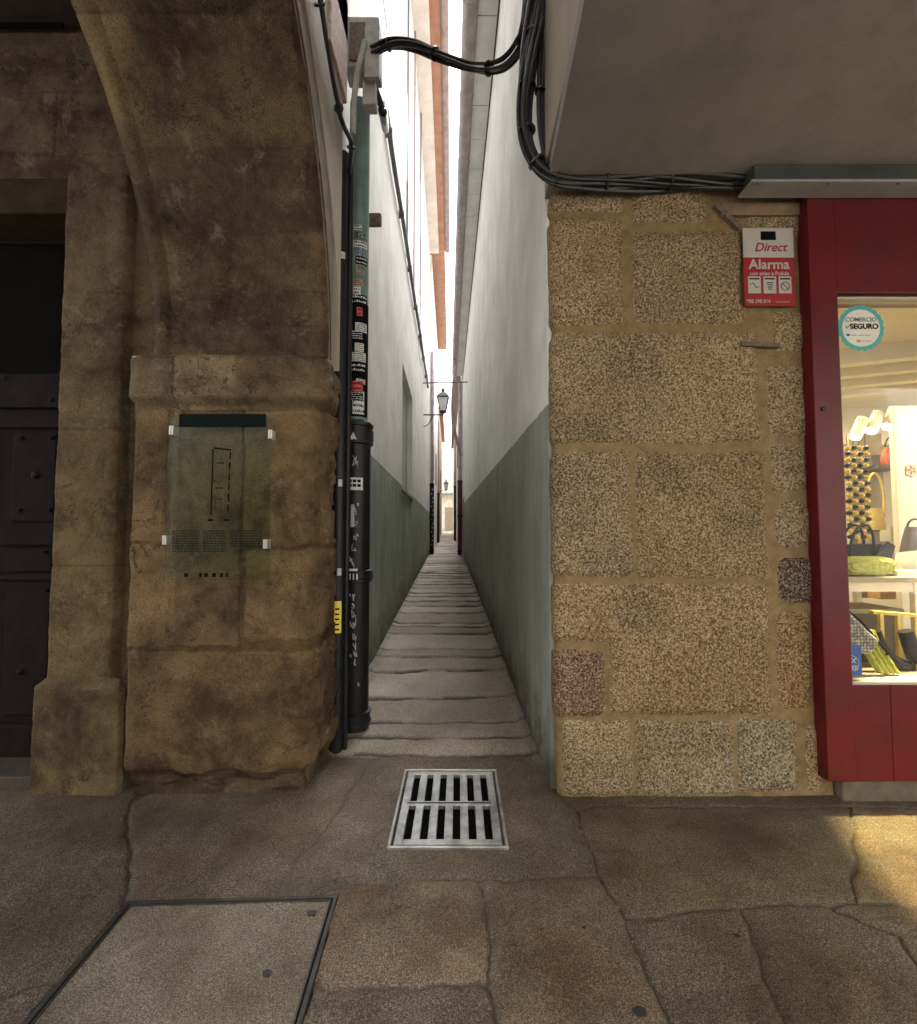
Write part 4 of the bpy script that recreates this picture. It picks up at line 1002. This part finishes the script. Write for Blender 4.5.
# door
DY = 3.18
def dz(y): return atY(30, y, DY)[2]
dr = thing('wooden_door', 'old dark plum wooden door with iron studs and black transom', 'door', (-3.2, DY, .07))
DX1 = JX0 + .002
mk('transom', MB().box(-4.3, DX1, DY + .03, DY + .05, dz(374), zl2 - .005), M['black'], dr)
fr = MB().box(-4.3, DX1, DY + .005, DY + .029, dz(243), dz(240)); mk('transom_bar', fr, M['doorw'], dr)
lf = MB()
lf.box(-4.3, DX1, DY + .02, DY + .07, .07, dz(376))
mk('door_leaf', lf, M['doorw'], dr)
rl = MB(); rails = [(374, 408), (414, 428), (535, 545), (574, 580), (724, 770)]
for a_, b_ in rails: rl.box(-4.3, DX1 - .001, DY - .012, DY + .0195, max(.072, dz(b_)), dz(a_))
mks('rail', rl, M['doorw'], dr, bevel=.006)
pn = MB(); xa = atY(12, 470, DY)[0]; xb = atY(56, 470, DY)[0]
for (y0_, y1_) in ((432, 522), (548, 572), (590, 716)):
    for k in range(3):
        o_ = -k * (xb - xa + .12); pn.box(xa + o_, xb + o_, DY - .004, DY + .019, dz(y1_), dz(y0_))
mks('panel', pn, M['doorw'], dr, bevel=.012)
std_ = MB(); R90 = Matrix.Rotation(PI / 2, 3, 'X')
for (px, py, r) in ((35, 475, .028), (21, 438, .016), (52, 438, .016), (19, 510, .016), (50, 510, .016), (5, 378, .022), (52, 400, .018), (45, 552, .014), (20, 672, .02), (48, 640, .014), (-20, 475, .028), (47, 590, .014)):
    x, yv, z = atY(px, py, DY - .012); std_.lathe([(r, 0), (r * .95, .008), (r * .5, .02), (.002, .024)], (x, DY - .004 if r > .02 or 1 else DY, z), 12, R90)
mks('stud', std_, M['iron'], dr, smooth=True)

# ================================================================== GLASS PLAQUE
QY = PY - .075
pq = thing('glass_plaque', 'greenish glass information plaque with a printed floor plan on the left pier', 'plaque', atY(218, 500, QY))
c4 = [atY(168, 430, QY), atY(272, 433, QY), atY(265, 583, QY), atY(160, 580, QY)]
gx0 = atY(167, 480, QY)[0]; gx1 = atY(271, 480, QY)[0]; gz1 = atY(220, 415, QY)[2]; gz0 = atY(215, 580, QY)[2]
mk('glass_sheet', MB().box(gx0, gx1, QY, QY + .008, gz0, gz1), M['plaq'], pq, bevel=.001)
sx0 = MB()
for px, py in ((171, 430), (270, 434), (164, 540), (265, 544)):
    x, yv, z = atY(px, py, QY - .004)
    m_ = MB(); m_.box(x - .012, x - .002, QY - .004, QY + .05, z - .026, z + .026); m_.box(x + .002, x + .012, QY - .004, QY + .05, z - .026, z + .026)
    mk('clip', m_, M['chrome'], pq, bevel=.001)
a_ = atY(179, 427, QY - .001); b_ = atY(266, 414, QY - .001)
mk('dark_bar', MB().box(a_[0], b_[0], QY - .002, QY - .001, a_[2], b_[2]), paint('plaque_dark', (.006, .012, .011), .9, .1, 5, 0, spec=.05), pq)  # near-black bar along the top of the plaque
pl = MB(); q = lambda x, y: atY(x, y, QY - .0015)
def ln(x0, y0, x1, y1, w_=.004):
    a = Vector(q(x0, y0)); b = Vector(q(x1, y1)); d = (b - a).normalized(); n_ = Vector((-d.z, 0, d.x)) * w_; pl.prism([a + n_, b + n_, b - n_, a - n_], (0, .0008, 0))
ln(214, 448, 231, 450, .005); ln(213, 449, 211, 515, .004); ln(208, 520, 213, 520, .006); ln(224, 520, 229, 520, .006)
for k in range(6): ln(230.5 - k * .5, 452 + k * 10.5, 230 - k * .5, 459 + k * 10.5, .004)
ln(217, 463, 224, 463, .003); ln(215, 488, 223, 488, .003); ln(215, 499, 222, 499, .002); ln(215, 499, 215, 513, .001); ln(221, 499, 221, 513, .001); ln(229, 463, 229, 500, .001)
mk('plan_drawing', pl, M['ink'], pq)
rg = random.Random(9)
for ci_, (c0_, c1_) in enumerate(((172, 199), (203, 226), (231, 263))):
    tx = MB()
    for row in range(7 if ci_ == 2 else 9):
        y = 531 + row * 2.5; x = c0_
        while x < c1_:
            wdt_ = rg.uniform(1.5, 4); a = q(x, y + .7); b = q(min(x + wdt_, c1_), y - .5); tx.box(a[0], b[0], QY - .0016, QY - .0008, a[2], b[2]); x += wdt_ + .8
    mk('text_block', tx, M['inkp'], pq)
lg = MB()
for x, w_ in ((184, 4), (199, 3), (204, 4), (212, 4), (220, 3), (226, 2)):
    a = q(x, 577); b = q(x + w_, 573); lg.box(a[0], b[0], QY - .0016, QY - .0008, a[2], b[2])
mks('logo_row', lg, M['ink'], pq)

# ================================================================== PIPES ON THE LEFT
BX, BY, BR = -.800, 3.74, .110
fz = floorz(BY)
dp = thing('rain_downpipe', 'black cast iron downpipe guard covered in stickers at the left alley corner', 'downpipe', (BX, BY, fz))
ztop = atY(355, 424, BY)[2]
prof_ = [(BR * .98, fz - .02), (BR, fz + .03)]
def collar(z, h=.09, e=.022): return [(BR, z), (BR + e, z + .008), (BR + e, z + .025), (BR + e * .6, z + .032), (BR + e * .6, z + h - .032), (BR + e, z + h - .025), (BR + e, z + h - .008), (BR, z + h)]
zc1 = atY(355, 722, BY)[2]; zc2 = atY(355, 578, BY)[2]; zc3 = atY(355, 446, BY)[2]
mk('pipe', MB().lathe([(BR * .98, fz - .03), (BR, fz + .02), (BR, ztop)], (BX, BY, 0), 36), M['blackp'], dp, smooth=True)
for z in (zc1, zc2 - .03, zc3): mk('collar', MB().lathe([(a, b) for a, b in collar(z, .10 if z != zc3 else .17, .02)], (BX, BY, 0), 36), M['blackp'], dp, smooth=True)
mks('clamp', MB().box(BX + .06, BX + .135, BY - .03, BY + .03, zc2 - .01, zc2 + .05).box(BX + .06, BX + .13, BY - .03, BY + .03, zc3 + .03, zc3 + .12), M['blackp'], dp, bevel=.008)
def sticker(z, hgt, a0, a1, mat, r=BR, rot=0): return mk('sticker', MB().patch((BX, BY), r + .0015, math.radians(a0), math.radians(a1), z, z + hgt), mat, dp)
FA = -78   # angle facing the camera
zz_ = lambda py: atY(355, py, BY - BR)[2]
sticker(zz_(490), .095, -112, -52, M['stk']); 
sticker(zz_(527), .17, -98, -84, M['scr']); sticker(zz_(582), .10, -108, -70, M['stk'], BR + .013)
tri = MB(); zt_ = zz_(440); tri.prism([(BX - .03, BY - BR - .0165, zt_), (BX + .03, BY - BR - .0165, zt_), (BX, BY - BR - .0165, zt_ + .06)], (0, .002, 0)); mk('sticker', tri, M['stk'], dp)
def scribble(mb, cx, z, w_, h_, n, R0, seed):
    rg = random.Random(seed); p = []
    for k in range(n): p.append((rg.uniform(-1, 1), rg.uniform(-1, 1)))
    out = []
    for k in range(n - 1):
        for s_ in range(5):
            f_ = s_ / 5; f_ = f_ * f_ * (3 - 2 * f_); out.append((p[k][0] * (1 - f_) + p[k + 1][0] * f_ + .1 * math.sin(k * 3 + s_), p[k][1] * (1 - f_) + p[k + 1][1] * f_))
    pts = []
    for a, b in out:
        an = math.radians(FA + cx + a * w_); pts.append((BX + (R0 + .001) * math.cos(an), BY + (R0 + .001) * math.sin(an), z + b * h_))
    mb.tube(pts, .003, 5)
sc1 = MB()
for k in range(7): scribble(sc1, rnd.uniform(-22, 22), zz_(505 + k * 30), rnd.uniform(4, 8), rnd.uniform(.015, .03), 6, BR, 60 + k)
scribble(sc1, -5, zz_(460), 15, .05, 7, BR, 1)
for k in range(5): scribble(sc1, -8 + 10 * math.sin(k), zz_(512 + k * 12), 9, .035, 6, BR, 5 + k)
for k in range(9): scribble(sc1, -8 + 1.5 * k, zz_(598 + k * 8), 8, .035, 6, BR, 20 + k)
mk('graffiti', sc1, M['scr'], dp)
# label words
sc2 = MB()
for k, yy in enumerate((481, 485.5)):
    for j in range(3):
        an0 = -108 + j * 17; sc2.patch((BX, BY), BR + .0035, math.radians(an0), math.radians(an0 + 13), zz_(yy) - .01, zz_(yy) + .012, 3)
for k in range(3): sc2.patch((BX, BY), BR + .0165, math.radians(-104 + 11 * k), math.radians(-97 + 11 * k), zz_(580), zz_(573), 3)
mk('sticker_print', sc2, M['ink'], dp)
# upper narrower pipe, green grey
R2 = .084; zt5 = 5.0
up = mk('upper_pipe', MB().lathe([(R2, ztop - .01), (R2, ztop + .04), (R2 - .004, ztop + .05), (R2 - .004, zt5)], (BX, BY, 0), 30), M['greenp'], dp, smooth=True)
mk('pipe_funnel', MB().lathe([(BR - .002, ztop - .03), (BR + .002, ztop + .005), (R2 + .002, ztop + .02)], (BX, BY, 0), 30), M['blackp'], dp, smooth=True)
rg = random.Random(12)
ys_ = [(413, .20, 'stk'), (399, .08, 'ink'), (390, .09, 'stkr'), (382, .04, 'stk'), (371, .085, 'ink'), (360, .08, 'stk'), (350, .075, 'paper'), (338, .085, 'ink'), (330, .08, 'stk'), (314, .075, 'stkr'), (302, .085, 'ink'), (293, .07, 'stk'), (284, .06, 'gold'), (272, .08, 'greybox'), (262, .07, 'ink'), (254, .075, 'blue'), (245, .06, 'stk'), (236, .05, 'ink'), (228, .05, 'stk')]
mk('sticker_underlay', MB().patch((BX, BY), R2 - .002, math.radians(-135), math.radians(0), zz_(420), zz_(300), 16), M['ink'], dp)
for k, (py, h_, mm_) in enumerate(ys_):
    a0 = FA - rg.uniform(5, 45); a1 = FA + rg.uniform(8, 55); z = zz_(py)
    mk('sticker', MB().patch((BX, BY), R2 + .0005 + .0008 * (k % 3), math.radians(a0), math.radians(a1), z, z + h_ * .9), M[mm_], dp)
    mb = MB()
    nr = rg.randint(2, 4)
    for j in range(nr):
        z2 = z + h_ * .85 * (j + .35) / nr; aa = a0 + 5
        while aa < a1 - 8:
            wa_ = rg.uniform(2, 9); mb.patch((BX, BY), R2 + .0035, math.radians(aa), math.radians(min(aa + wa_, a1 - 2)), z2, z2 + rg.uniform(.3, .6) * h_ / nr * .7, 2); aa += wa_ + rg.uniform(1.5, 4)
    mk('sticker_print', mb, M['ink'] if mm_ not in ('ink', 'blue') else M['stk'], dp)

tp = thing('drain_pipe', 'slim black pipe running down between the left pier and the sticker covered downpipe', 'pipe', (-.835, 3.42, floorz(3.4)))
TX, TYy, TR = -.852, 3.40, .048
mk('pipe', MB().lathe([(TR, 0), (TR, 4.3)], (TX, TYy, 0), 24), M['blackp'], tp, smooth=True)
mk('pipe', MB().lathe([(.02, 0), (.02, 4.35)], (TX + .058, TYy + .02, 0), 14), M['blackp'], tp, smooth=True)
zy = atY(338, 632, TYy)[2]
mk('sticker', MB().patch((TX, TYy), TR + .0005, math.radians(-100), math.radians(-40), zy, zy + .22), M['yellow'], tp)
sp = MB()
for k in range(5): sp.patch((TX, TYy), TR + .0025, math.radians(-92), math.radians(-60), zy + .02 + k * .035, zy + .032 + k * .035, 3)
mk('sticker_print', sp, M['ink'], tp)
for py in (262, 487, 575): z = atY(340, py, TYy)[2]; mk('sticker', MB().patch((TX, TYy), TR + .0005, math.radians(-80), math.radians(-45), z, z + .05), M['stk'] if py == 262 else M['scr'], tp)
cb = MB()
for z in (.6, 1.9, 3.2): cb.lathe([(TR + .006, z), (TR + .006, z + .04)], (TX, TYy, 0), 20)
mks('clamp', cb, M['blackp'], tp)

# junction gear ------------------------------------------------------------------
t = thing('junction_box', 'grey pitted metal bracket box at the top of the left alley corner', 'junction box', (-.75, 3.5, 5.0))
mk('box_body', MB().box(-.86, -.60, 3.44, 3.62, 5.02, 5.42), M['greybox'], t, bevel=.01)
mk('cover', MB().box(-.82, -.70, 3.425, 3.439, 5.06, 5.36), M['rust'], t, bevel=.005)
mk('tray', MB().box(-.70, -.59, 3.40, 3.438, 4.9, 5.3), M['greybox'], t, bevel=.005)
t = thing('junction_box', 'small cream electrical box below the metal bracket box', 'junction box', (-.72, 3.5, 4.6))
p = Vector(atY(370, 97, 3.5))
mk('box_body', MB().box(p.x - .05, p.x + .05, 3.46, 3.56, p.z - .09, p.z + .09), M['signw'], t, bevel=.008)
mk('gland', MB().lathe([(.012, -.02), (.012, .0)], (p.x, 3.5, p.z - .09), 10), M['greybox'], t)
t = thing('conduit', 'pale plastic conduit slanting up to the metal bracket box', 'conduit', (-.8, 3.4, 4.3))
mk('tube', MB().tube([atY(353, 135, 3.38), atY(354, 100, 3.38), atY(357, 75, 3.38), atY(365, 42, 3.40)], .022, 12), M['greybox'], t, smooth=True)
def spl(pts, n=12):
    P = [Vector(p) for p in pts]; P = [P[0] * 2 - P[1]] + P + [P[-1] * 2 - P[-2]]; out = []
    for i in range(1, len(P) - 2):
        for k in range(n):
            t_ = k / n; a, b, c, d = P[i - 1:i + 3]
            out.append(.5 * ((2 * b) + (-a + c) * t_ + (2 * a - 5 * b + 4 * c - d) * t_ ** 2 + (-a + 3 * b - 3 * c + d) * t_ ** 3))
    out.append(P[-2]); return out
def bundle(name, label, pts, n, spread, r, mat='cable', seed=0, ties=0, cat='cables', twist=2.2):
    base_ = spl(pts); t = thing(name, label, cat, tuple(base_[0])); rg = random.Random(seed)
    L = [0]
    for i in range(1, len(base_)): L.append(L[-1] + (base_[i] - base_[i - 1]).length)
    for k in range(n):
        a0 = 2 * PI * k / n; tw = rg.uniform(-twist, twist); rr = rg.uniform(.7, 1.3) * r; ph = rg.uniform(0, 6); sp = spread * rg.uniform(.6, 1.15); q_ = []
        for i, p in enumerate(base_):
            tg = (base_[min(i + 1, len(base_) - 1)] - base_[max(i - 1, 0)]).normalized()
            s1 = Vector((0, 1, 0)); s1 = (s1 - tg * s1.dot(tg)).normalized(); s2 = tg.cross(s1)
            a = a0 + tw * L[i] + .5 * math.sin(3 * L[i] + ph)
            q_.append(p + (s1 * math.cos(a) + s2 * math.sin(a)) * sp * (1 + .35 * math.sin(4 * L[i] + ph)))
        mk('cable', MB().tube(q_, rr, 8), M[mat], t, smooth=True)
    for k in range(ties):
        i = int((k + .5) / ties * (len(base_) - 1)); tg = (base_[min(i + 1, len(base_) - 1)] - base_[max(i - 1, 0)]).normalized()
        mk('cable_tie', MB().tube([base_[i] - tg * .006, base_[i] + tg * .006], spread + r * 1.4, 12), M['cable'], t)
    return t
BYc = 2.79
bundle('cable_bundle', 'thick black cable bundle bending from the alley wall under the arcade ceiling', [atY(545, -120, 2.7), atY(538, 0, 2.72), atY(530, 60, 2.72), atY(526, 110, 2.73), atY(530, 148, 2.73), atY(546, 172, 2.74), atY(575, 181, 2.75), atY(640, 181, 2.77), atY(700, 180, 2.77), atY(770, 180, 2.76)], 13, .036, .0125, seed=3, ties=9)
bundle('cable_bundle', 'thinner pair of black cables hanging just right of the thick bundle', [atY(549, -110, 2.72), atY(545, 0, 2.73), atY(541, 60, 2.74), atY(541, 120, 2.75), atY(549, 160, 2.76), atY(562, 176, 2.77)], 2, .016, .013, seed=5, ties=3)
bundle('cable_bundle', 'single black conduit with white tape marks beside the pier top', [atY(556, -110, 2.66), atY(552, 0, 2.7), atY(549, 70, 2.74), atY(546, 110, 2.76), atY(553, 150, 2.78), atY(562, 172, 2.79)], 1, .002, .013, seed=6, ties=0)
bundle('cable_bundle', 'sagging grey black cable bundle crossing the alley overhead', [atY(372, 52, 3.42), atY(392, 44, 3.38), atY(415, 46, 3.3), atY(445, 58, 3.2), atY(475, 68, 3.1), atY(500, 66, 3.0), atY(518, 50, 2.9), atY(528, 24, 2.8), atY(531, -20, 2.76), atY(534, -80, 2.75)], 9, .030, .0095, seed=8, ties=5)
bundle('cable_bundle', 'black cable curving down the left arch face to the slim pipe top', [atX(300, -90, -.752), atX(318, -5, -.752), atX(325, 40, -.752), atX(334, 90, -.752), atX(343, 122, -.752), atX(350, 138, -.752), atX(351, 150, -.76), (-.852 + .05, 3.40, atY(345, 175, 3.4)[2])], 2, .014, .012, seed=9, ties=3)
bundle('cable_bundle', 'dark cables dropping from the metal bracket box toward the long wall conduit', [atY(366, 60, 3.5), atY(374, 84, 3.52), atY(382, 108, 3.6), atY(384, 122, 3.8)], 4, .018, .012, seed=10, ties=2)
# long conduit on left wall at z ~ 6.8
t = thing('conduit', 'long dark conduit running along the left wall toward the far lantern', 'conduit', (XL(5), 5, 6.7))
pts_ = [atY(382, 110, 3.75)] + [(XL(yy) + .05, yy, 6.75 + .03 * math.sin(yy * 1.7)) for yy in np.arange(5.6, 17, .7)]
pts_.insert(1, atY(386, 130, 5.0)); pts_ = spl(pts_, 5)
mk('tube', MB().tube(pts_, .034, 10), M['cabg'], t, smooth=True)
cl_ = MB()
for yy in np.arange(6, 17, 1.6): cl_.box(XL(yy) - .005, XL(yy) + .09, yy, yy + .03, 6.69, 6.81)
mks('clamp', cl_, M['cabg'], t)
t = thing('wall_fixture', 'small rusty stub bracket on the left wall beside the green pipe', 'bracket', atY(378, 222, 4.2))
a = Vector(atY(378, 220, 4.2)); mk('stub', MB().box(XL(4.2) - .01, a.x + .03, 4.18, 4.24, a.z - .05, a.z + .06), M['rust'], t, bevel=.015)

# ================================================================== FAR ALLEY
def house(name, label, y0, y1, side, zt, mat, off=0.0, wins=()):
    t = thing(name, label, 'building', (0, y0, 0), group='houses further along the alley'); w = MB()
    if side < 0: segm(w, y0, y1, -2.5, off, -.1, zt, XL)
    else: segm(w, y0, y1, -off, 2.5, -.1, zt, XR)
    mk('wall', w, mat, t)
    e = MB()
    if side < 0: segm(e, y0, y1, -2.5, off + (.55 if zt > 13 else .25), zt + (.124 if zt > 13 else .003), zt + .21, XL)
    else: segm(e, y0, y1, -off - .2, 2.5, zt + .003, zt + .15, XR)
    mk('eave', e, M['orange'] if side < 0 else M['tile'], t)
    for (a, b, c, d) in wins:
        m_ = MB()
        if side < 0: segm(m_, a, b, off + .002, off + .03, c, d, XL)
        else: segm(m_, a, b, -off - .03, -off - .002, c, d, XR)
        mk('window', m_, M['brownsh'], t)
    return t
house('far_house', 'white far house on the left past the black graffitied pipe', 19.5, 30, -1, 13.2, M['white'], .06, ((21, 22, 4, 5.6), (25, 26, 4.2, 5.8), (21, 22, 7.5, 9)))
house('far_house', 'ochre far house at the end of the left side of the alley', 30.1, 41, -1, 9.5, M['ochre'], .12, ((33, 34, 4.5, 6),))
house('far_house', 'pale far house on the right past the dark red door', 19.1, 31, 1, 7.95, M['white'], .08, ((24, 25, 5, 6.5),))
house('far_house', 'stone far house at the end of the right side of the alley', 31.1, 41, 1, 9.0, M['farst'], .10, ((34, 35, 4.6, 6),))
eb = thing('end_building', 'pale stone house closing the view at the far end of the alley', 'building', (-1, 46, 1.9))
mk('wall', MB().box(-9, 9, 46, 47, 0, 10), M['farst'], eb)
mk('door', MB().box(-1.3, -.5, 45.95, 45.99, 1.9, 4.2), M['taupe'], eb); 
for zz2 in (5.4,): mk('balcony', MB().box(-1.9, .6, 45.3, 45.98, zz2, zz2 + .15), M['greybox'], eb)
mk('window', MB().box(-1.3, -.4, 45.95, 45.99, 5.6, 7.6), M['tin'], eb)
# pipes further down
def fpipe(label, x, y, z1, r, mat, tintm=None, z2=None):
    t = thing('rain_downpipe', label, 'downpipe', (x, y, floorz(y)), group='downpipes further along the alley')
    mk('pipe', MB().lathe([(r, floorz(y) - .02), (r, z1)], (x, y, 0), 16), M[mat], t, smooth=True)
    if z2: mk('upper_pipe', MB().lathe([(r * .7, z1), (r * .7, z2)], (x, y, 0), 16), M[tintm], t, smooth=True)
    c = MB()
    for z in (floorz(y) + .1, (floorz(y) + z1) / 2, z1 - .1): c.lathe([(r * 1.2, z), (r * 1.2, z + .08)], (x, y, 0), 16)
    mks('collar', c, M[mat], t, smooth=True)
    return t
fp = fpipe('black graffitied downpipe on the left wall halfway down the alley', XL(19.3) + .10, 19.3, 3.6, .085, 'blackp', 'zinc', 9)
sm_ = MB()
for k in range(14): 
    z = 1.1 + k * .17; sm_.patch((XL(19.3) + .1, 19.3), .086, math.radians(-110 + 20 * (k % 3)), math.radians(-80 + 20 * (k % 3)), z, z + .07, 3)
mk('graffiti', sm_, M['scr'], fp)
fpipe('slim dark downpipe further along the left wall behind the graffitied one', XL(27) + .16, 27, 3.9, .07, 'blackp', 'zinc', 8)
fpipe('rust red downpipe on the right wall below the far eave', XR(19.05) - .12, 19.05, 3.7, .09, 'redd', 'zinc', 7.7)
fpipe('dark downpipe at the far right of the alley before the end house', XR(29) - .14, 29, 4.5, .08, 'blackp', 'zinc', 8)
t = thing('side_door', 'dark red door in the right wall halfway down the alley', 'door', (XR(18), 18, floorz(18)))
m_ = MB(); segm(m_, 17.3, 18.3, -.02, .02, floorz(17.3), floorz(17.3) + 2.1, XR); mk('door_leaf', m_, M['redd'], t)
m_ = MB(); segm(m_, 17.22, 17.29, -.04, .02, floorz(17.3), floorz(17.3) + 2.2, XR); segm(m_, 18.31, 18.38, -.04, .02, floorz(17.3), floorz(17.3) + 2.2, XR); mk('frame', m_, M['zinc'], t)
# swan neck downpipe from right gutter
t = thing('swan_neck_pipe', 'grey swan neck rain pipe dropping from the right gutter near the lantern', 'downpipe', (XR(18), 18.6, 5))
mk('pipe', MB().tube(spl([(XR(17) - .37, 17.0, EZ - .1), (XR(17) - .36, 17.1, EZ - .6), (XR(17.4) - .42, 17.4, EZ - 1.5), (XR(18) - .38, 18.0, EZ - 2.3), (XR(18.4) - .2, 18.4, EZ - 2.9), (XR(18.6) - .1, 18.6, EZ - 3.3)], 8), .07, 12), M['zinc'], t, smooth=True)
# lantern
def lantern(px, py, Y, s, label):
    p = Vector(atY(px, py, Y)); t = thing('street_lantern', label, 'lantern', (p.x, Y, p.z), group='wall lanterns in the alley')
    def L(prof, n=4, rot=PI / 4): return MB().lathe([(r * s, z * s) for r, z in prof], tuple(p), n, Matrix.Rotation(rot, 3, 'Z'))
    mk('glass_body', L([(.13, 0), (.23, .40)]), M['lantg'], t)
    mk('hood', L([(.26, .402), (.27, .43), (.16, .54), (.07, .60), (.07, .66), (.02, .74), (.01, .8)]), M['steeld'], t)
    mk('base_ring', L([(.05, -.08), (.14, -.04), (.14, -.002)]), M['steeld'], t)
    fb = MB()
    for a in (0, 1, 2, 3):
        an = a * PI / 2; 
        fb.tube([(p.x + .133 * s * math.cos(an + PI / 4 * 1), p.y + .133 * s * math.sin(an + PI / 4), p.z), (p.x + .235 * s * math.cos(an + PI / 4), p.y + .235 * s * math.sin(an + PI / 4), p.z + .40 * s)], .012 * s, 6)
    mk('frame', fb, M['steeld'], t)
    br = MB(); xl = XL(Y); br.tube([(xl, Y, p.z - .12 * s), (p.x, Y, p.z - .12 * s)], .022 * s, 8); br.tube([(p.x, Y, p.z - .12 * s), (p.x, Y, p.z - .05 * s)], .03 * s, 8)
    br.tube(spl([(xl, Y, p.z - .5 * s), (xl + .15 * s, Y, p.z - .42 * s), (xl + .3 * s, Y, p.z - .14 * s)], 6), .014 * s, 6)
    mk('bracket', br, M['steeld'], t)
    return t
lantern(443, 411, 14.8, 1.0, 'nearer grey wall lantern on a bracket high over the alley')
lantern(446, 489, 30, .8, 'smaller further lantern low over the far end of the alley')
t = thing('tie_rod', 'thin metal rod spanning the alley just above the nearer lantern', 'rod', (0, 14.6, 6.3))
z = atY(445, 383, 14.6)[2]; mk('rod', MB().tube([(XL(14.6) - .02, 14.6, z), (XR(14.6) + .02, 14.6, z + .03)], .02, 8), M['cabg'], t)
for k, (px, lab) in enumerate(((409, 'leftmost thin vertical cable on the upper left wall'), (417, 'middle thin vertical cable on the upper left wall'), (424, 'vertical cable on the upper left wall nearest the orange eave'))):
    Yk = -XL(8) * FPX / (458.5 - px) * .93; t = thing('thin_cable', lab, 'cable', (XL(Yk), Yk, 6.8), group='thin vertical cables on the left wall')
    mk('wire', MB().tube([(XL(Yk) + .02, Yk, 6.8), (XL(Yk) + .025, Yk + .02, LZ)], .018, 6), M['cabg'] if k != 1 else M['zinc'], t)
# opposite side of the street behind the camera, unseen, added to cut sky light
ob = thing('street_building', 'unseen stone house across the street, added to hold sky light off the arcade', 'building', (0, -7, 0))
mk('wall', MB().box(-30, 30, -8, -7, -.02, 9), M['farst'], ob)

# ================================================================== LIGHT
wld = bpy.data.worlds.new('World'); S.world = wld; wld.use_nodes = True; nt = wld.node_tree
bg = nt.nodes['Background']; sk = nt.nodes.new('ShaderNodeTexSky'); sk.sky_type = 'NISHITA'; sk.sun_disc = False
EL = 68
sk.sun_elevation = math.radians(EL); sk.sun_rotation = math.radians(0); sk.air_density = 1.5; sk.dust_density = 6; sk.ozone_density = 1
hs = nt.nodes.new('ShaderNodeHueSaturation'); hs.inputs['Saturation'].default_value = .12
nt.links.new(sk.outputs[0], hs.inputs['Color']); nt.links.new(hs.outputs[0], bg.inputs['Color']); bg.inputs['Strength'].default_value = .15
sun = bpy.data.lights.new('sun', 'SUN'); sun.energy = 1.5; sun.angle = math.radians(40); sun.color = (1, .97, .92)
so = bpy.data.objects.new('sun', sun); C.objects.link(so); so.rotation_euler = (math.radians(-(90 - EL)), 0, 0); so.location = (0, 10, 20)
def spotl(name, loc, tgt, e, size, blend=.4, col=(1, .80, .40), rad=.05):
    l = bpy.data.lights.new(name, 'SPOT'); l.energy = e; l.spot_size = math.radians(size); l.spot_blend = blend; l.color = col; l.shadow_soft_size = rad
    o = bpy.data.objects.new(name, l); C.objects.link(o); o.location = loc; o.rotation_euler = (Vector(tgt) - Vector(loc)).to_track_quat('-Z', 'Y').to_euler(); return o
KL = 1.0
# shop lamps (the shop window is lit)
def areal(name, loc, e, sx, sy, col=(1, .82, .43)):
    l = bpy.data.lights.new(name, 'AREA'); l.shape = 'RECTANGLE'; l.size = sx; l.size_y = sy; l.energy = e; l.color = col
    o = bpy.data.objects.new(name, l); C.objects.link(o); o.location = loc; return o
areal('shop_lamp', (3.4, 5.15, 2.88), 10 * KL, 1.5, .8); areal('shop_lamp', (4.9, 4.0, RZ - .14), 12 * KL, .9, .6)
spotl('window_spot', (3.25, 3.22, 2.96), (3.22, 2.12, 0), 330 * KL, 50, .25, rad=.03)

cam = bpy.data.cameras.new('Camera'); co = bpy.data.objects.new('Camera', cam); C.objects.link(co)
cam.sensor_fit = 'VERTICAL'; cam.sensor_height = 24; cam.sensor_width = 24; cam.lens = 24 * FPX / H; cam.clip_start = .02; cam.clip_end = 1000
co.location = (0, 0, CAMZ); co.rotation_euler = (PI / 2 + PITCH, 0, 0); S.camera = co
S.view_settings.view_transform = 'Standard'; S.view_settings.look = 'None'; S.view_settings.gamma = 1; S.view_settings.exposure = 2.35
S.render.engine = 'CYCLES'; S.cycles.max_bounces = 10; S.cycles.diffuse_bounces = 7; S.cycles.use_denoising = True
